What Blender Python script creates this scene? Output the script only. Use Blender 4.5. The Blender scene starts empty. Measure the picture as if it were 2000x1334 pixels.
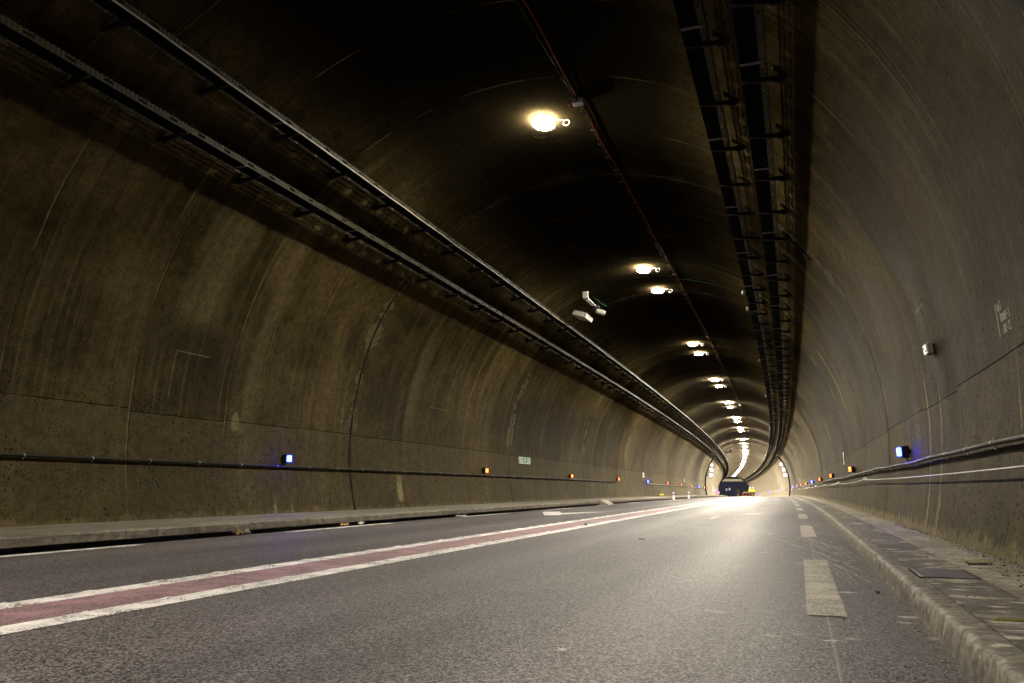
import bpy, math, random
from mathutils import Vector, Matrix
random.seed(7)
scene = bpy.context.scene
C = scene.collection

# ------------------------------------------------------------------ alignment of the tunnel
R_H, S0, R_V, SV = 1907.5, -4.65, 9831.0, 1.70       # plan radius / start, crest radius / start
XC, ZC, VA, VB, VN = -3.766, 1.5925, 5.273, 5.363, 2.029   # vault: centre, half width, rise, exponent
CAM_H = 0.62
S_NEAR, S_END = -34.0, 248.0

def head(s): return max(s - S0, 0.0) / R_H
def pos(s, X, Z):
    a = head(s)
    x = -R_H * (1 - math.cos(a)); y = min(s, S0) + R_H * math.sin(a)
    z = -max(s - SV, 0.0) ** 2 / (2 * R_V)
    return Vector((x + X * math.cos(a), y + X * math.sin(a), z + Z))
def frame(s, X, Z, rx=0.0, ry=0.0):
    """local x = to the right, y = along the tunnel, z = up"""
    return Matrix.Translation(pos(s, X, Z)) @ Matrix.Rotation(head(s), 4, 'Z') @ Matrix.Rotation(ry, 4, 'Y') @ Matrix.Rotation(rx, 4, 'X')
def wall_x(Z, side):
    t = min(abs((Z - ZC) / VB), 0.9999)
    return XC + side * VA * (1 - t ** VN) ** (1 / VN)
def frange(a, b, st):
    n = max(1, int(round((b - a) / st)))
    return [a + (b - a) * i / n for i in range(n + 1)]
def s_steps(a, b, fine=0.5):
    out, s = [], a
    while s < b - 1e-6:
        out.append(s); s += fine if s < 40 else (1.0 if s < 90 else 2.0)
    out.append(b)
    return out

# ------------------------------------------------------------------ mesh helpers
class MB:
    def __init__(self):
        self.v, self.f, self.uv, self.uv2, self.mi = [], [], [], [], []
    def face(self, idx, uv=None, mi=0, uv2=None):
        self.f.append(idx); self.uv.append(uv or [(0, 0)] * len(idx)); self.uv2.append(uv2 or [(0, 0)] * len(idx)); self.mi.append(mi)
    def poly(self, pts, mi=0, uv=None):
        i = len(self.v); self.v += [tuple(p) for p in pts]; self.face(list(range(i, i + len(pts))), uv, mi)
    def sweep(self, prof, ss, mi=0, closed=False, caps=False, flip=False):
        """profile of (X, Z) points carried along the tunnel; UV = (s, length round the profile), UV2 = (X, Z)"""
        n = len(prof); L = [0.0]
        for k in range(1, n + 1):
            a, b = prof[k - 1], prof[k % n]; L.append(L[-1] + math.hypot(a[0] - b[0], a[1] - b[1]))
        b0 = len(self.v)
        for s in ss:
            for (X, Z) in prof: self.v.append(tuple(pos(s, X, Z)))
        m = n if closed else n - 1
        for i in range(len(ss) - 1):
            for k in range(m):
                k2 = (k + 1) % n
                q = [b0 + i * n + k, b0 + i * n + k2, b0 + (i + 1) * n + k2, b0 + (i + 1) * n + k]
                u = [(ss[i], L[k]), (ss[i], L[k + 1]), (ss[i + 1], L[k + 1]), (ss[i + 1], L[k])]
                w = [prof[k], prof[k2], prof[k2], prof[k]]
                if flip: q.reverse(); u.reverse(); w.reverse()
                self.face(q, u, mi, w)
        if caps:
            self.face([b0 + k for k in range(n)], None, mi)
            self.face([b0 + (len(ss) - 1) * n + k for k in reversed(range(n))], None, mi)
    def box(self, c, d, M=None, mi=0, bev=0.0):
        M = M or Matrix.Identity(4); i = len(self.v)
        x, y, z = d[0] / 2, d[1] / 2, d[2] / 2
        if bev <= 0:
            for a in (-1, 1):
                for b in (-1, 1):
                    for e in (-1, 1): self.v.append(tuple(M @ Vector((c[0] + a * x, c[1] + b * y, c[2] + e * z))))
            for q in ((0, 1, 3, 2), (4, 6, 7, 5), (0, 4, 5, 1), (2, 3, 7, 6), (0, 2, 6, 4), (1, 5, 7, 3)):
                self.face([i + k for k in q], None, mi)
        else:   # chamfered on all vertical and horizontal edges: three stacked octagon rings
            def ring(zz, gx, gy, cc):
                pts = [(gx, gy - cc), (gx - cc, gy), (-gx + cc, gy), (-gx, gy - cc), (-gx, -gy + cc), (-gx + cc, -gy), (gx - cc, -gy), (gx, -gy + cc)]
                return [M @ Vector((c[0] + p[0], c[1] + p[1], c[2] + zz)) for p in pts]
            rs = [ring(-z, x - bev, y - bev, bev * .6), ring(-z + bev, x, y, bev), ring(z - bev, x, y, bev), ring(z, x - bev, y - bev, bev * .6)]
            for r in rs: self.v += [tuple(p) for p in r]
            for k in range(3):
                for j in range(8):
                    self.face([i + k * 8 + j, i + k * 8 + (j + 1) % 8, i + (k + 1) * 8 + (j + 1) % 8, i + (k + 1) * 8 + j], None, mi)
            self.face([i + j for j in reversed(range(8))], None, mi); self.face([i + 24 + j for j in range(8)], None, mi)
    def cyl(self, a, b, r, r2=None, n=10, M=None, mi=0):
        M = M or Matrix.Identity(4); a, b = Vector(a), Vector(b); r2 = r if r2 is None else r2
        d = (b - a).normalized(); t = Vector((0, 0, 1)) if abs(d.z) < .9 else Vector((1, 0, 0))
        u = d.cross(t).normalized(); w = d.cross(u); i = len(self.v)
        for p, q in ((a, r), (b, r2)):
            for k in range(n):
                th = 2 * math.pi * k / n; self.v.append(tuple(M @ (p + (u * math.cos(th) + w * math.sin(th)) * q)))
        for k in range(n): self.face([i + k, i + (k + 1) % n, i + n + (k + 1) % n, i + n + k], None, mi)
        self.face([i + k for k in reversed(range(n))], None, mi); self.face([i + n + k for k in range(n)], None, mi)
    def tube(self, pts, r, n=7, mi=0):
        pts = [Vector(p) for p in pts]; i0 = len(self.v); up = None; run = 0.0; runs = []
        for k, p in enumerate(pts):
            d = (pts[min(k + 1, len(pts) - 1)] - pts[max(k - 1, 0)]).normalized()
            if up is None:
                up = Vector((0, 0, 1)) if abs(d.z) < .9 else Vector((1, 0, 0))
            u = d.cross(up).normalized(); w = u.cross(d).normalized(); up = w
            if k: run += (p - pts[k - 1]).length
            runs.append(run)
            for j in range(n):
                th = 2 * math.pi * j / n; self.v.append(tuple(p + (u * math.cos(th) + w * math.sin(th)) * r))
        for k in range(len(pts) - 1):
            for j in range(n):
                j2 = (j + 1) % n
                self.face([i0 + k * n + j, i0 + k * n + j2, i0 + (k + 1) * n + j2, i0 + (k + 1) * n + j],
                          [(runs[k], j / n), (runs[k], (j + 1) / n), (runs[k + 1], (j + 1) / n), (runs[k + 1], j / n)], mi)
        self.face([i0 + j for j in reversed(range(n))], None, mi); self.face([i0 + (len(pts) - 1) * n + j for j in range(n)], None, mi)
    def prism(self, pts, h, M=None, mi=0):
        """outline in local xz (facing -y), thickness h along y"""
        M = M or Matrix.Identity(4); i = len(self.v); n = len(pts)
        for y in (0, h):
            for p in pts: self.v.append(tuple(M @ Vector((p[0], y, p[1]))))
        self.face([i + k for k in range(n)], None, mi); self.face([i + n + k for k in reversed(range(n))], None, mi)
        for k in range(n): self.face([i + (k + 1) % n, i + k, i + n + k, i + n + (k + 1) % n], None, mi)
    def build(self, name, mats, parent=None, smooth=False, M=None):
        me = bpy.data.meshes.new(name)
        me.from_pydata(self.v, [], self.f)
        for key, src in (('UVMap', self.uv), ('Profile', self.uv2)):
            l = me.uv_layers.new(name=key)
            flat = [c for f in src for p in f for c in p]
            l.data.foreach_set('uv', flat)
        mats = mats if isinstance(mats, (list, tuple)) else [mats]
        for m in mats: me.materials.append(m)
        me.polygons.foreach_set('material_index', self.mi)
        if smooth: me.polygons.foreach_set('use_smooth', [True] * len(self.f))
        me.update()
        o = bpy.data.objects.new(name, me); C.objects.link(o)
        if parent: o.parent = parent
        if M is not None: o.matrix_local = M
        return o

def tag(o, label=None, cat=None, group=None, kind=None):
    if label: o['label'] = label
    if cat: o['category'] = cat
    if group: o['group'] = group
    if kind: o['kind'] = kind
    return o
def empty(name, M=None, **kw):
    o = bpy.data.objects.new(name, None); C.objects.link(o); o.empty_display_size = .2
    if M is not None: o.matrix_world = M
    return tag(o, **kw)
def copy_tree(src, M=None, parent=None):
    c = src.copy(); C.objects.link(c)
    c.parent = parent
    if M is not None: c.matrix_world = M
    for ch in list(src.children): copy_tree(ch, None, c)
    return c
ORD = 'first second third fourth fifth sixth seventh eighth ninth tenth eleventh twelfth thirteenth fourteenth fifteenth sixteenth seventeenth eighteenth nineteenth twentieth'.split()
def nth(i): return ORD[i] if i < 20 else ('twenty-' + ORD[i - 20] if i < 29 else 'number %d' % (i + 1))

# ------------------------------------------------------------------ node helpers
class NT:
    def __init__(self, name):
        self.m = bpy.data.materials.new(name); self.m.use_nodes = True
        self.t = self.m.node_tree; self.t.nodes.clear()
        self.out = self.t.nodes.new('ShaderNodeOutputMaterial')
    def n(self, kind, **kw):
        nd = self.t.nodes.new(kind)
        for k, v in kw.items(): setattr(nd, k, v)
        return nd
    def put(self, sock, v):
        if hasattr(v, 'is_output') or isinstance(v, bpy.types.NodeSocket): self.t.links.new(v, sock)
        elif isinstance(v, (tuple, list)) and len(v) == 3 and sock.type == 'RGBA': sock.default_value = (*v, 1)
        else: sock.default_value = v
    def uv(self, name='UVMap'): return self.n('ShaderNodeUVMap', uv_map=name).outputs[0]
    def obj(self): return self.n('ShaderNodeTexCoord').outputs['Object']
    def sep(self, v):
        nd = self.n('ShaderNodeSeparateXYZ'); self.put(nd.inputs[0], v); return nd.outputs[0], nd.outputs[1], nd.outputs[2]
    def comb(self, x, y, z=0.0):
        nd = self.n('ShaderNodeCombineXYZ')
        for i, k in enumerate((x, y, z)): self.put(nd.inputs[i], k)
        return nd.outputs[0]
    def math(self, op, a, b=0.0, c=0.0, clamp=False):
        nd = self.n('ShaderNodeMath', operation=op); nd.use_clamp = clamp
        self.put(nd.inputs[0], a); self.put(nd.inputs[1], b); self.put(nd.inputs[2], c); return nd.outputs[0]
    def scale(self, v, sx, sy, sz=1.0):
        nd = self.n('ShaderNodeMapping'); self.put(nd.inputs[0], v); nd.inputs['Scale'].default_value = (sx, sy, sz); return nd.outputs[0]
    def noise(self, v, scale, detail=3.0, rough=0.55, dist=0.0):
        nd = self.n('ShaderNodeTexNoise'); self.put(nd.inputs['Vector'], v)
        nd.inputs['Scale'].default_value = scale; nd.inputs['Detail'].default_value = detail
        nd.inputs['Roughness'].default_value = rough; nd.inputs['Distortion'].default_value = dist
        return nd.outputs['Fac']
    def voro(self, v, scale, out='Distance', feature='F1', rnd=1.0):
        nd = self.n('ShaderNodeTexVoronoi', feature=feature); self.put(nd.inputs['Vector'], v)
        nd.inputs['Scale'].default_value = scale; nd.inputs['Randomness'].default_value = rnd; return nd.outputs[out]
    def ramp(self, v, a, b, lo=0.0, hi=1.0, smooth=True):
        nd = self.n('ShaderNodeMapRange'); nd.clamp = True
        nd.interpolation_type = 'SMOOTHSTEP' if smooth else 'LINEAR'
        self.put(nd.inputs[0], v)
        for i, k in enumerate((a, b, lo, hi)): self.put(nd.inputs[i + 1], k)
        return nd.outputs[0]
    def mix(self, f, a, b, mode='MIX'):
        nd = self.n('ShaderNodeMix', data_type='RGBA', blend_type=mode)
        self.put(nd.inputs[0], f); self.put(nd.inputs[6], a); self.put(nd.inputs[7], b); return nd.outputs[2]
    def mul(self, a, b): return self.math('MULTIPLY', a, b)
    def line(self, x, centre, half, soft=0.4):
        """1 on |x - centre| < half"""
        d = self.math('ABSOLUTE', self.math('SUBTRACT', x, centre)); return self.ramp(d, half, half * (1 - soft))
    def rep(self, x, period, phase, half, soft=.4):
        """1 within half of phase + k*period"""
        k = self.math('PINGPONG', self.math('SUBTRACT', x, phase), period / 2); return self.ramp(k, half, half * (1 - soft))
    def bump(self, h, strength=.3, dist=.01, nrm=None):
        nd = self.n('ShaderNodeBump'); nd.inputs['Strength'].default_value = strength; nd.inputs['Distance'].default_value = dist
        self.put(nd.inputs['Height'], h)
        if nrm is not None: self.put(nd.inputs['Normal'], nrm)
        return nd.outputs[0]
    def principled(self, color, rough=.7, metal=0.0, normal=None, spec=.5, emit=None, estr=0.0, alpha=None):
        p = self.n('ShaderNodeBsdfPrincipled')
        self.put(p.inputs['Base Color'], color); self.put(p.inputs['Roughness'], rough); self.put(p.inputs['Metallic'], metal)
        self.put(p.inputs['Specular IOR Level'], spec)
        if normal is not None: self.put(p.inputs['Normal'], normal)
        if emit is not None: self.put(p.inputs['Emission Color'], emit); self.put(p.inputs['Emission Strength'], estr)
        if alpha is not None: self.put(p.inputs['Alpha'], alpha)
        self.t.links.new(p.outputs[0], self.out.inputs[0]); return self.m

def mat_plain(name, col, rough=.6, metal=0.0, var=.25, scale=9.0, spec=.4, bump=.05):
    """painted / metal / plastic surface with dirt variation"""
    t = NT(name); o = t.obj()
    n1 = t.noise(o, scale, 4, .6); n2 = t.noise(o, scale * 6, 2, .5)
    f = t.ramp(n1, .3, .75)
    c = t.mix(t.mul(f, .8), col, tuple(k * (1 - var) for k in col))
    r = t.ramp(n2, .2, .8, max(rough - .1, .05), min(rough + .12, 1))
    return t.principled(c, r, metal, t.bump(n2, bump, .004), spec)
def mat_glow(name, col, strength):
    t = NT(name); o = t.obj(); n = t.noise(o, 30, 1)
    return t.principled((.5, .5, .5), .3, 0, None, .4, col, t.ramp(n, 0, 1, strength * .93, strength * 1.07))

# ---- tunnel lining: stained in-situ concrete, cast in 10 m bays with 2 m shutter panels
def mat_lining():
    t = NT('lining_concrete'); uv = t.uv(); u, v, _ = t.sep(uv); X, Z, _ = t.sep(t.uv('Profile'))
    right = t.math('GREATER_THAN', X, XC)
    big = t.noise(t.scale(uv, .35, .5), 1.0, 4, .6, .3)
    cloud = t.noise(t.scale(uv, 1.1, .8), 1.0, 5, .62, .6)
    bands = t.noise(t.scale(uv, 1.7, .05), 1.0, 3, .6)               # ring bands that run round the vault
    bands2 = t.noise(t.scale(uv, 6.5, .09), 1.0, 3, .6)
    runs = t.noise(t.scale(uv, 11, .22), 1.0, 4, .65, .2)            # drips
    grain = t.noise(uv, 30, 5, .75)
    c = t.mix(t.ramp(cloud, .3, .7), (.058, .046, .028), (.112, .092, .060))
    c = t.mix(t.ramp(big, .40, .60), c, t.mix(1.0, c, (.55, .54, .50), 'MULTIPLY'))
    c = t.mix(t.ramp(bands, .52, .75, 0, .6), c, (.165, .143, .105))
    c = t.mix(t.ramp(bands2, .42, .18, 0, .75), c, (.026, .021, .014))
    c = t.mix(t.ramp(runs, .54, .74, 0, .35), c, (.185, .163, .125))
    c = t.mix(t.ramp(runs, .44, .24, 0, .5), c, (.010, .008, .006))
    bands3 = t.noise(t.scale(uv, 15, .13), 1.0, 3, .6)
    bm = t.mul(t.ramp(t.noise(t.scale(uv, .5, .3), 1.0, 3), .42, .62), t.ramp(Z, 1.0, 2.2))
    c = t.mix(t.mul(t.mul(t.ramp(bands3, .55, .70), bm), t.ramp(right, 0, 1, .3, .5)), c, (.30, .262, .195))
    c = t.mix(t.mul(t.ramp(bands3, .42, .26), .5), c, (.026, .021, .014))
    # each 2 m panel was a different pour
    cell = t.n('ShaderNodeTexWhiteNoise', noise_dimensions='1D'); t.put(cell.inputs['W'], t.math('FLOOR', t.math('DIVIDE', t.math('SUBTRACT', u, .4), 2.0)))
    c = t.mix(.55, c, t.mix(1.0, c, t.mix(cell.outputs[0], (.70, .70, .70), (1.3, 1.28, 1.24)), 'MULTIPLY'))
    # plinth lift below the horizontal pour line is greyer and cleaner
    zs = t.math('ADD', 1.72, t.math('MULTIPLY', right, -.17))
    zs = t.math('ADD', zs, t.math('MULTIPLY', cell.outputs[0], .05))
    low = t.ramp(t.math('SUBTRACT', zs, Z), -.006, .006)
    c = t.mix(t.mul(low, .45), c, (.128, .112, .086))
    seam = t.mul(t.line(Z, zs, .010), t.ramp(t.noise(t.scale(uv, 1.3, 1), 2, 2), .36, .5))
    c = t.mix(t.mul(seam, .8), c, (.018, .015, .010))
    # sooty crown, its colour darkened further for the shade above the lamps
    soot_shade = t.math('MULTIPLY', t.ramp(Z, 5.7, 6.75), t.ramp(cloud, .25, .6, .88, 1.0))
    soot_shade = t.mul(soot_shade, t.ramp(u, 110, 18, .30, 1.0))  # dark tone eases off down the tunnel, the far lamps' light painted in
    c = t.mix(t.mul(soot_shade, .975), c, (.0090, .0075, .0060))
    # shutter joints every 2 m, broken pale laitance lines
    wob = t.mul(t.math('SUBTRACT', t.noise(t.scale(uv, .2, 1.2), 1, 2), .5), .05)
    uj = t.math('ADD', u, wob)
    pj = t.mul(t.rep(uj, 2.0, .40, .011), t.ramp(t.noise(t.scale(uv, .9, .55), 1.4, 2), .44, .60))
    c = t.mix(t.mul(pj, .7), c, (.25, .22, .16))
    pjd = t.mul(t.rep(uj, 2.0, .425, .014), t.ramp(t.noise(t.scale(uv, .8, .5), 2.1, 2), .46, .56))
    c = t.mix(t.mul(pjd, .6), c, (.02, .017, .012))
    # wide worn seam at bay joints every 10 m: smeared repair mortar
    edge = t.noise(t.scale(uv, 9, 2.2), 1, 4, .65, .8)
    jd = t.math('PINGPONG', t.math('SUBTRACT', uj, 4.36), 5.0)
    wv = t.ramp(t.noise(t.scale(uv, .35, 1.3), 1.0, 4, .65), .38, .62, -.04, .30)
    rag = t.mul(t.math('SUBTRACT', t.noise(t.scale(uv, 1, 1), 13, 4, .7), .5), .22)
    bay = t.ramp(t.math('SUBTRACT', wv, t.math('ADD', jd, rag)), .0, .03)
    bay = t.mul(bay, t.mul(t.mul(t.ramp(Z, 1.5, 2.3), t.ramp(Z, 6.0, 5.0, .12, 1.0)), t.ramp(t.noise(uv, 22, 3, .6), .36, .54, .45, 1.0)))
    c = t.mix(t.mul(bay, .75), c, (.20, .18, .135))
    # limestone runs on the right wall and a few elsewhere: (s, half width, z bottom, z top, side, drift)
    st_edge = t.noise(t.scale(uv, 20, 2.0), 1, 4, .7)
    for (s0, hw, zb, zt, sd, k) in ((10.0, .055, .1, 2.2, 1, .12), (9.42, .030, .1, 1.9, 1, -.05), (9.30, .05, .0, .8, 1, .02), (31.9, .10, 1.6, 3.7, 1, .2),
                                    (33.0, .07, .6, 2.9, 1, .3), (22.2, .10, 2.6, 4.6, 1, .0), (6.2, .03, 1.0, 1.7, 1, .05), (11.7, .07, .1, .55, 0, 0), (12.2, .05, .1, .5, 0, 0),
                                    (16.5, .18, .3, 1.1, 0, .1)):
        ce = t.math('ADD', s0, t.math('MULTIPLY', t.math('SUBTRACT', Z, zb), k))
        d = t.math('ABSOLUTE', t.math('SUBTRACT', uj, ce))
        f = t.ramp(t.math('ADD', d, t.mul(t.math('SUBTRACT', .5, st_edge), hw * 2.2)), hw, hw * .25)
        f = t.mul(f, t.mul(t.ramp(Z, zt, zt - .5), t.ramp(Z, zb - .02, zb + .05)))
        f = t.mul(f, right if sd else t.math('SUBTRACT', 1.0, right))
        c = t.mix(t.mul(f, .8), c, (.42, .375, .29))
    # pale salts along the foot of the wall
    foot = t.ramp(t.math('ADD', Z, t.mul(t.math('SUBTRACT', t.noise(t.scale(uv, 4.5, 2.0), 1, 6, .75), .5), .55)), .25, .18)
    c = t.mix(t.mul(foot, t.ramp(right, 0, 1, .25, .55)), c, (.34, .30, .23))
    left = t.math('SUBTRACT', 1.0, right)
    inb = lambda x, a, b_, w_: t.mul(t.ramp(x, a - w_, a + w_), t.ramp(x, b_ + w_, b_ - w_))
    soft = t.math('ADD', u, t.mul(t.math('SUBTRACT', cloud, .5), .5)); softz = t.math('ADD', Z, t.mul(t.math('SUBTRACT', cloud, .5), .5))
    patch = t.mul(t.mul(inb(soft, 8.85, 9.85, .14), inb(softz, 3.15, 4.9, .25)), left)
    c = t.mix(t.mul(patch, t.ramp(bands2, .2, .8, .35, .75)), c, (.165, .143, .105))
    patch2 = t.mul(t.mul(inb(soft, 16.7, 17.3, .14), inb(softz, 1.9, 4.4, .5)), left)
    c = t.mix(t.mul(patch2, .55), c, (.16, .138, .10))
    for (sa, sb, zt, sd) in ((9.10, 9.80, 2.72, left), (9.2, 9.75, 2.62, right), (18.0, 19.1, 2.72, left)):
        tr = t.mul(t.mul(inb(u, sa, sb, .01), t.line(Z, zt, .014)), sd)
        tr2 = t.mul(t.mul(t.line(u, sa, .012), inb(Z, zt - .7, zt, .05)), sd)
        c = t.mix(t.mul(t.math('MAXIMUM', tr, tr2), .5), c, (.26, .23, .17))
    sq = t.math('ADD', t.math('POWER', t.math('DIVIDE', t.math('SUBTRACT', u, 10.66), .11), 2.0), t.math('POWER', t.math('DIVIDE', t.math('SUBTRACT', Z, 1.74), .20), 2.0))
    c = t.mix(t.mul(t.mul(t.ramp(t.math('ADD', sq, t.mul(t.math('SUBTRACT', edge, .5), 1.6)), 1.0, .5), left), .75), c, (.24, .21, .16))
    mot = t.noise(t.scale(uv, 1.0, 1.0), 7.0, 5, .72, .3)
    c = t.mix(1.0, c, t.mix(t.ramp(mot, .3, .7), (.74, .735, .71), (1.24, 1.24, 1.23)), 'MULTIPLY')
    # blow holes
    pu = t.scale(uv, 1.0, .85)
    hv = t.voro(pu, 15, 'Distance'); hm = t.noise(t.scale(uv, 1, 1), 2.2, 3)
    pit = t.mul(t.ramp(hv, .29, .17), t.ramp(hm, .44, .60))
    hv2 = t.voro(t.scale(uv, 1, .8), 52, 'Distance'); pit2 = t.mul(t.ramp(hv2, .36, .20), t.ramp(t.noise(uv, 1.4, 3), .44, .60))
    pits = t.math('MAXIMUM', pit, t.mul(pit2, .7))
    pits = t.mul(pits, t.ramp(Z, 3.6, 1.4, .25, 1.0))
    c = t.mix(t.mul(pits, .75), c, (.010, .008, .006))
    # flecks of paint and lime
    fl = t.mul(t.ramp(t.voro(uv, 9.0), .10, .05), t.ramp(t.noise(uv, 1.1, 3), .55, .66))
    c = t.mix(t.mul(fl, .8), c, (.40, .37, .30))
    c = t.mix(.6, c, t.mix(t.ramp(grain, .25, .75), t.mix(1.0, c, (.50, .49, .46), 'MULTIPLY'), t.mix(1.0, c, (1.5, 1.49, 1.46), 'MULTIPLY')))
    c = t.mix(1.0, c, (.530, .488, .325), 'MULTIPLY')
    # colour lightened towards the portal, standing in for the far lamps' brightness
    far_glow = t.ramp(u, 35, 135)
    c = t.mix(far_glow, c, t.mix(1.0, c, (2.1, 2.12, 2.15), 'MULTIPLY'))
    c = t.mix(t.mul(far_glow, .45), c, (.30, .275, .225))
    h = t.math('SUBTRACT', t.math('ADD', t.mul(grain, .35), t.mul(cloud, .8)), t.mul(pits, 1.2))
    h = t.math('ADD', h, t.math('SUBTRACT', t.mul(low, .8), t.mul(seam, .8)))
    return t.principled(c, t.ramp(cloud, .2, .8, .62, .82), 0, t.bump(h, .6, .014), t.ramp(Z, 2.0, 5.0, .05, .0))

def mat_asphalt():
    t = NT('asphalt'); uv = t.uv('Profile2'); u, X, _ = t.sep(uv)
    g1 = t.voro(uv, 118, 'Color'); g1 = t.sep(g1)[0]
    gd = t.voro(uv, 118, 'Distance')
    g2 = t.noise(uv, 210, 3, .65); g3 = t.noise(uv, 40, 3, .6)
    big = t.noise(t.scale(uv, .12, .7), 1, 4, .6, .4); mid = t.noise(t.scale(uv, .8, 1.6), 1, 4, .6)
    c = t.mix(t.ramp(g1, .15, 1.0), (.011, .0095, .0108), (.250, .224, .230))
    c = t.mix(t.ramp(g2, .35, .7, 0, .55), c, (.038, .035, .035))
    bl = t.mul(t.ramp(gd, .6, .9), .6)
    c = t.mix(bl, c, (.016, .015, .015))
    c = t.mix(1.0, c, t.mix(t.ramp(big, .3, .7), (.74, .74, .77), (1.2, 1.18, 1.17)), 'MULTIPLY')
    # wheel paths are polished, the oil line between them is darker
    wp = t.math('MAXIMUM', t.math('MAXIMUM', t.line(X, -.75, .42, .9), t.line(X, -2.35, .42, .9)), t.math('MAXIMUM', t.line(X, -4.85, .42, .9), t.line(X, -6.3, .42, .9)))
    c = t.mix(t.mul(wp, .45), c, t.mix(1.0, c, (1.35, 1.33, 1.3), 'MULTIPLY'))
    oil = t.math('MAXIMUM', t.line(X, -1.55, .30, .9), t.line(X, -5.6, .30, .9))
    c = t.mix(t.mul(t.mul(oil, t.ramp(mid, .3, .65)), .7), c, t.mix(1.0, c, (.62, .62, .63), 'MULTIPLY'))
    # paving joint, and dust washed towards the kerb
    c = t.mix(t.mul(t.line(X, .088, .007), .7), c, (.20, .18, .15))
    dust = t.mul(t.ramp(X, .05, .52), t.ramp(mid, .32, .62))
    c = t.mix(t.mul(dust, .55), c, t.mix(t.ramp(g1, .0, 1.), (.05, .044, .036), (.135, .12, .098)))
    # lime splashes, thick near the kerb and rare elsewhere
    sp = t.voro(t.scale(uv, .9, .55), 7, 'Distance')
    mask = t.math('ADD', t.noise(uv, 1.6, 3), t.ramp(X, -1.6, .5, -.20, .06))
    spl = t.mul(t.ramp(t.math('ADD', sp, t.mul(t.math('SUBTRACT', g3, .5), .45)), .24, .13), t.ramp(mask, .50, .60))
    c = t.mix(t.mul(spl, .8), c, (.42, .39, .34))
    h = t.math('ADD', t.mul(t.math('SUBTRACT', 1.0, gd), .9), t.mul(g2, .5))
    r = t.math('SUBTRACT', t.ramp(g3, .2, .8, .50, .64), t.mul(wp, .05))
    return t.principled(c, r, 0, t.bump(h, .65, .006), .27)

def mat_paint(name, col, worn=.5):
    t = NT(name); uv = t.uv('UVMap')
    g = t.noise(uv, 150, 3, .65); gd = t.voro(uv, 62, 'Distance'); m = t.noise(uv, 4, 4, .6); m2 = t.noise(uv, 22, 3)
    c = t.mix(t.ramp(m, .3, .7), col, tuple(k * .78 for k in col))
    c = t.mix(t.ramp(m2, .5, .75, 0, .35), c, tuple(k * .6 for k in col))
    ty = t.noise(t.scale(uv, .35, 9), 1.0, 4, .65, .4)
    c = t.mix(t.mul(t.ramp(ty, .54, .74), .45), c, tuple(k * .42 + .01 for k in col))
    hole = t.mul(t.ramp(gd, .45, .65), t.ramp(t.math('ADD', t.mul(m, .5), t.mul(g, .5)), .50 - .08 * worn, .58 - .08 * worn))
    c = t.mix(t.mul(hole, .85), c, (.05, .045, .042))
    return t.principled(c, .55, 0, t.bump(t.math('SUBTRACT', g, t.mul(hole, .8)), .4, .004), .4)

def mat_kerb():
    t = NT('kerb_concrete'); uv = t.uv('UVMap'); u, X, _ = t.sep(t.uv('Profile2')); Z = t.sep(t.uv('Profile'))[1]
    n1 = t.noise(uv, 2.2, 5, .65); n2 = t.noise(uv, 60, 4, .7); n3 = t.noise(t.scale(uv, 1.0, 1.6), 9, 4, .65)
    c = t.mix(t.ramp(n1, .3, .7), (0.0853, 0.0759, 0.0633), (0.1485, 0.1348, 0.1128))
    drip = t.mul(t.ramp(t.noise(t.scale(uv, 26, 3.5), 1.0, 4, .7), .60, .70), t.ramp(t.noise(uv, 3.0, 3), .45, .58))
    c = t.mix(t.mul(t.mul(drip, t.ramp(X, .54, .53)), .8), c, (.33, .30, .26))
    # scuffed pale arris
    ar = t.mul(t.mul(t.line(X, .530, .030, .8), t.ramp(n3, .36, .62)), .8)
    c = t.mix(ar, c, (0.2530, 0.2310, 0.1980))
    c = t.mix(t.mul(t.ramp(X, .60, .66), t.ramp(n1, .35, .6)), c, (0.0550, 0.0495, 0.0429))
    lime = t.mul(t.ramp(t.math('ADD', t.voro(t.scale(uv, 1, .9), 9), t.mul(t.math('SUBTRACT', n2, .5), .5)), .28, .17), t.ramp(t.noise(uv, 2.3, 3), .44, .56))
    c = t.mix(t.mul(lime, .8), c, (0.3190, 0.2970, 0.2585))
    c = t.mix(t.mul(t.ramp(Z, .05, .0), t.ramp(n1, .3, .6)), c, (0.1650, 0.1485, 0.1183))
    c = t.mix(t.mul(t.rep(u, 1.0, .31, .006), .8), c, (0.0275, 0.0248, 0.0220))
    pit = t.mul(t.ramp(t.voro(uv, 45), .28, .15), t.ramp(n1, .42, .6))
    c = t.mix(t.mul(pit, .7), c, (0.0275, 0.0248, 0.0220))
    c = t.mix(.45, c, t.mix(t.ramp(n2, .25, .75), t.mix(1.0, c, (.66, .66, .66), 'MULTIPLY'), t.mix(1.0, c, (1.3, 1.3, 1.3), 'MULTIPLY')))
    c = t.mix(1.0, c, t.mix(t.ramp(t.noise(uv, 14, 5, .7), .3, .7), (.62, .61, .595), (1.7, 1.68, 1.64)), 'MULTIPLY')
    return t.principled(c, .75, 0, t.bump(t.math('ADD', t.mul(n2, .5), n1), .35, .010), .2)

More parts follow.
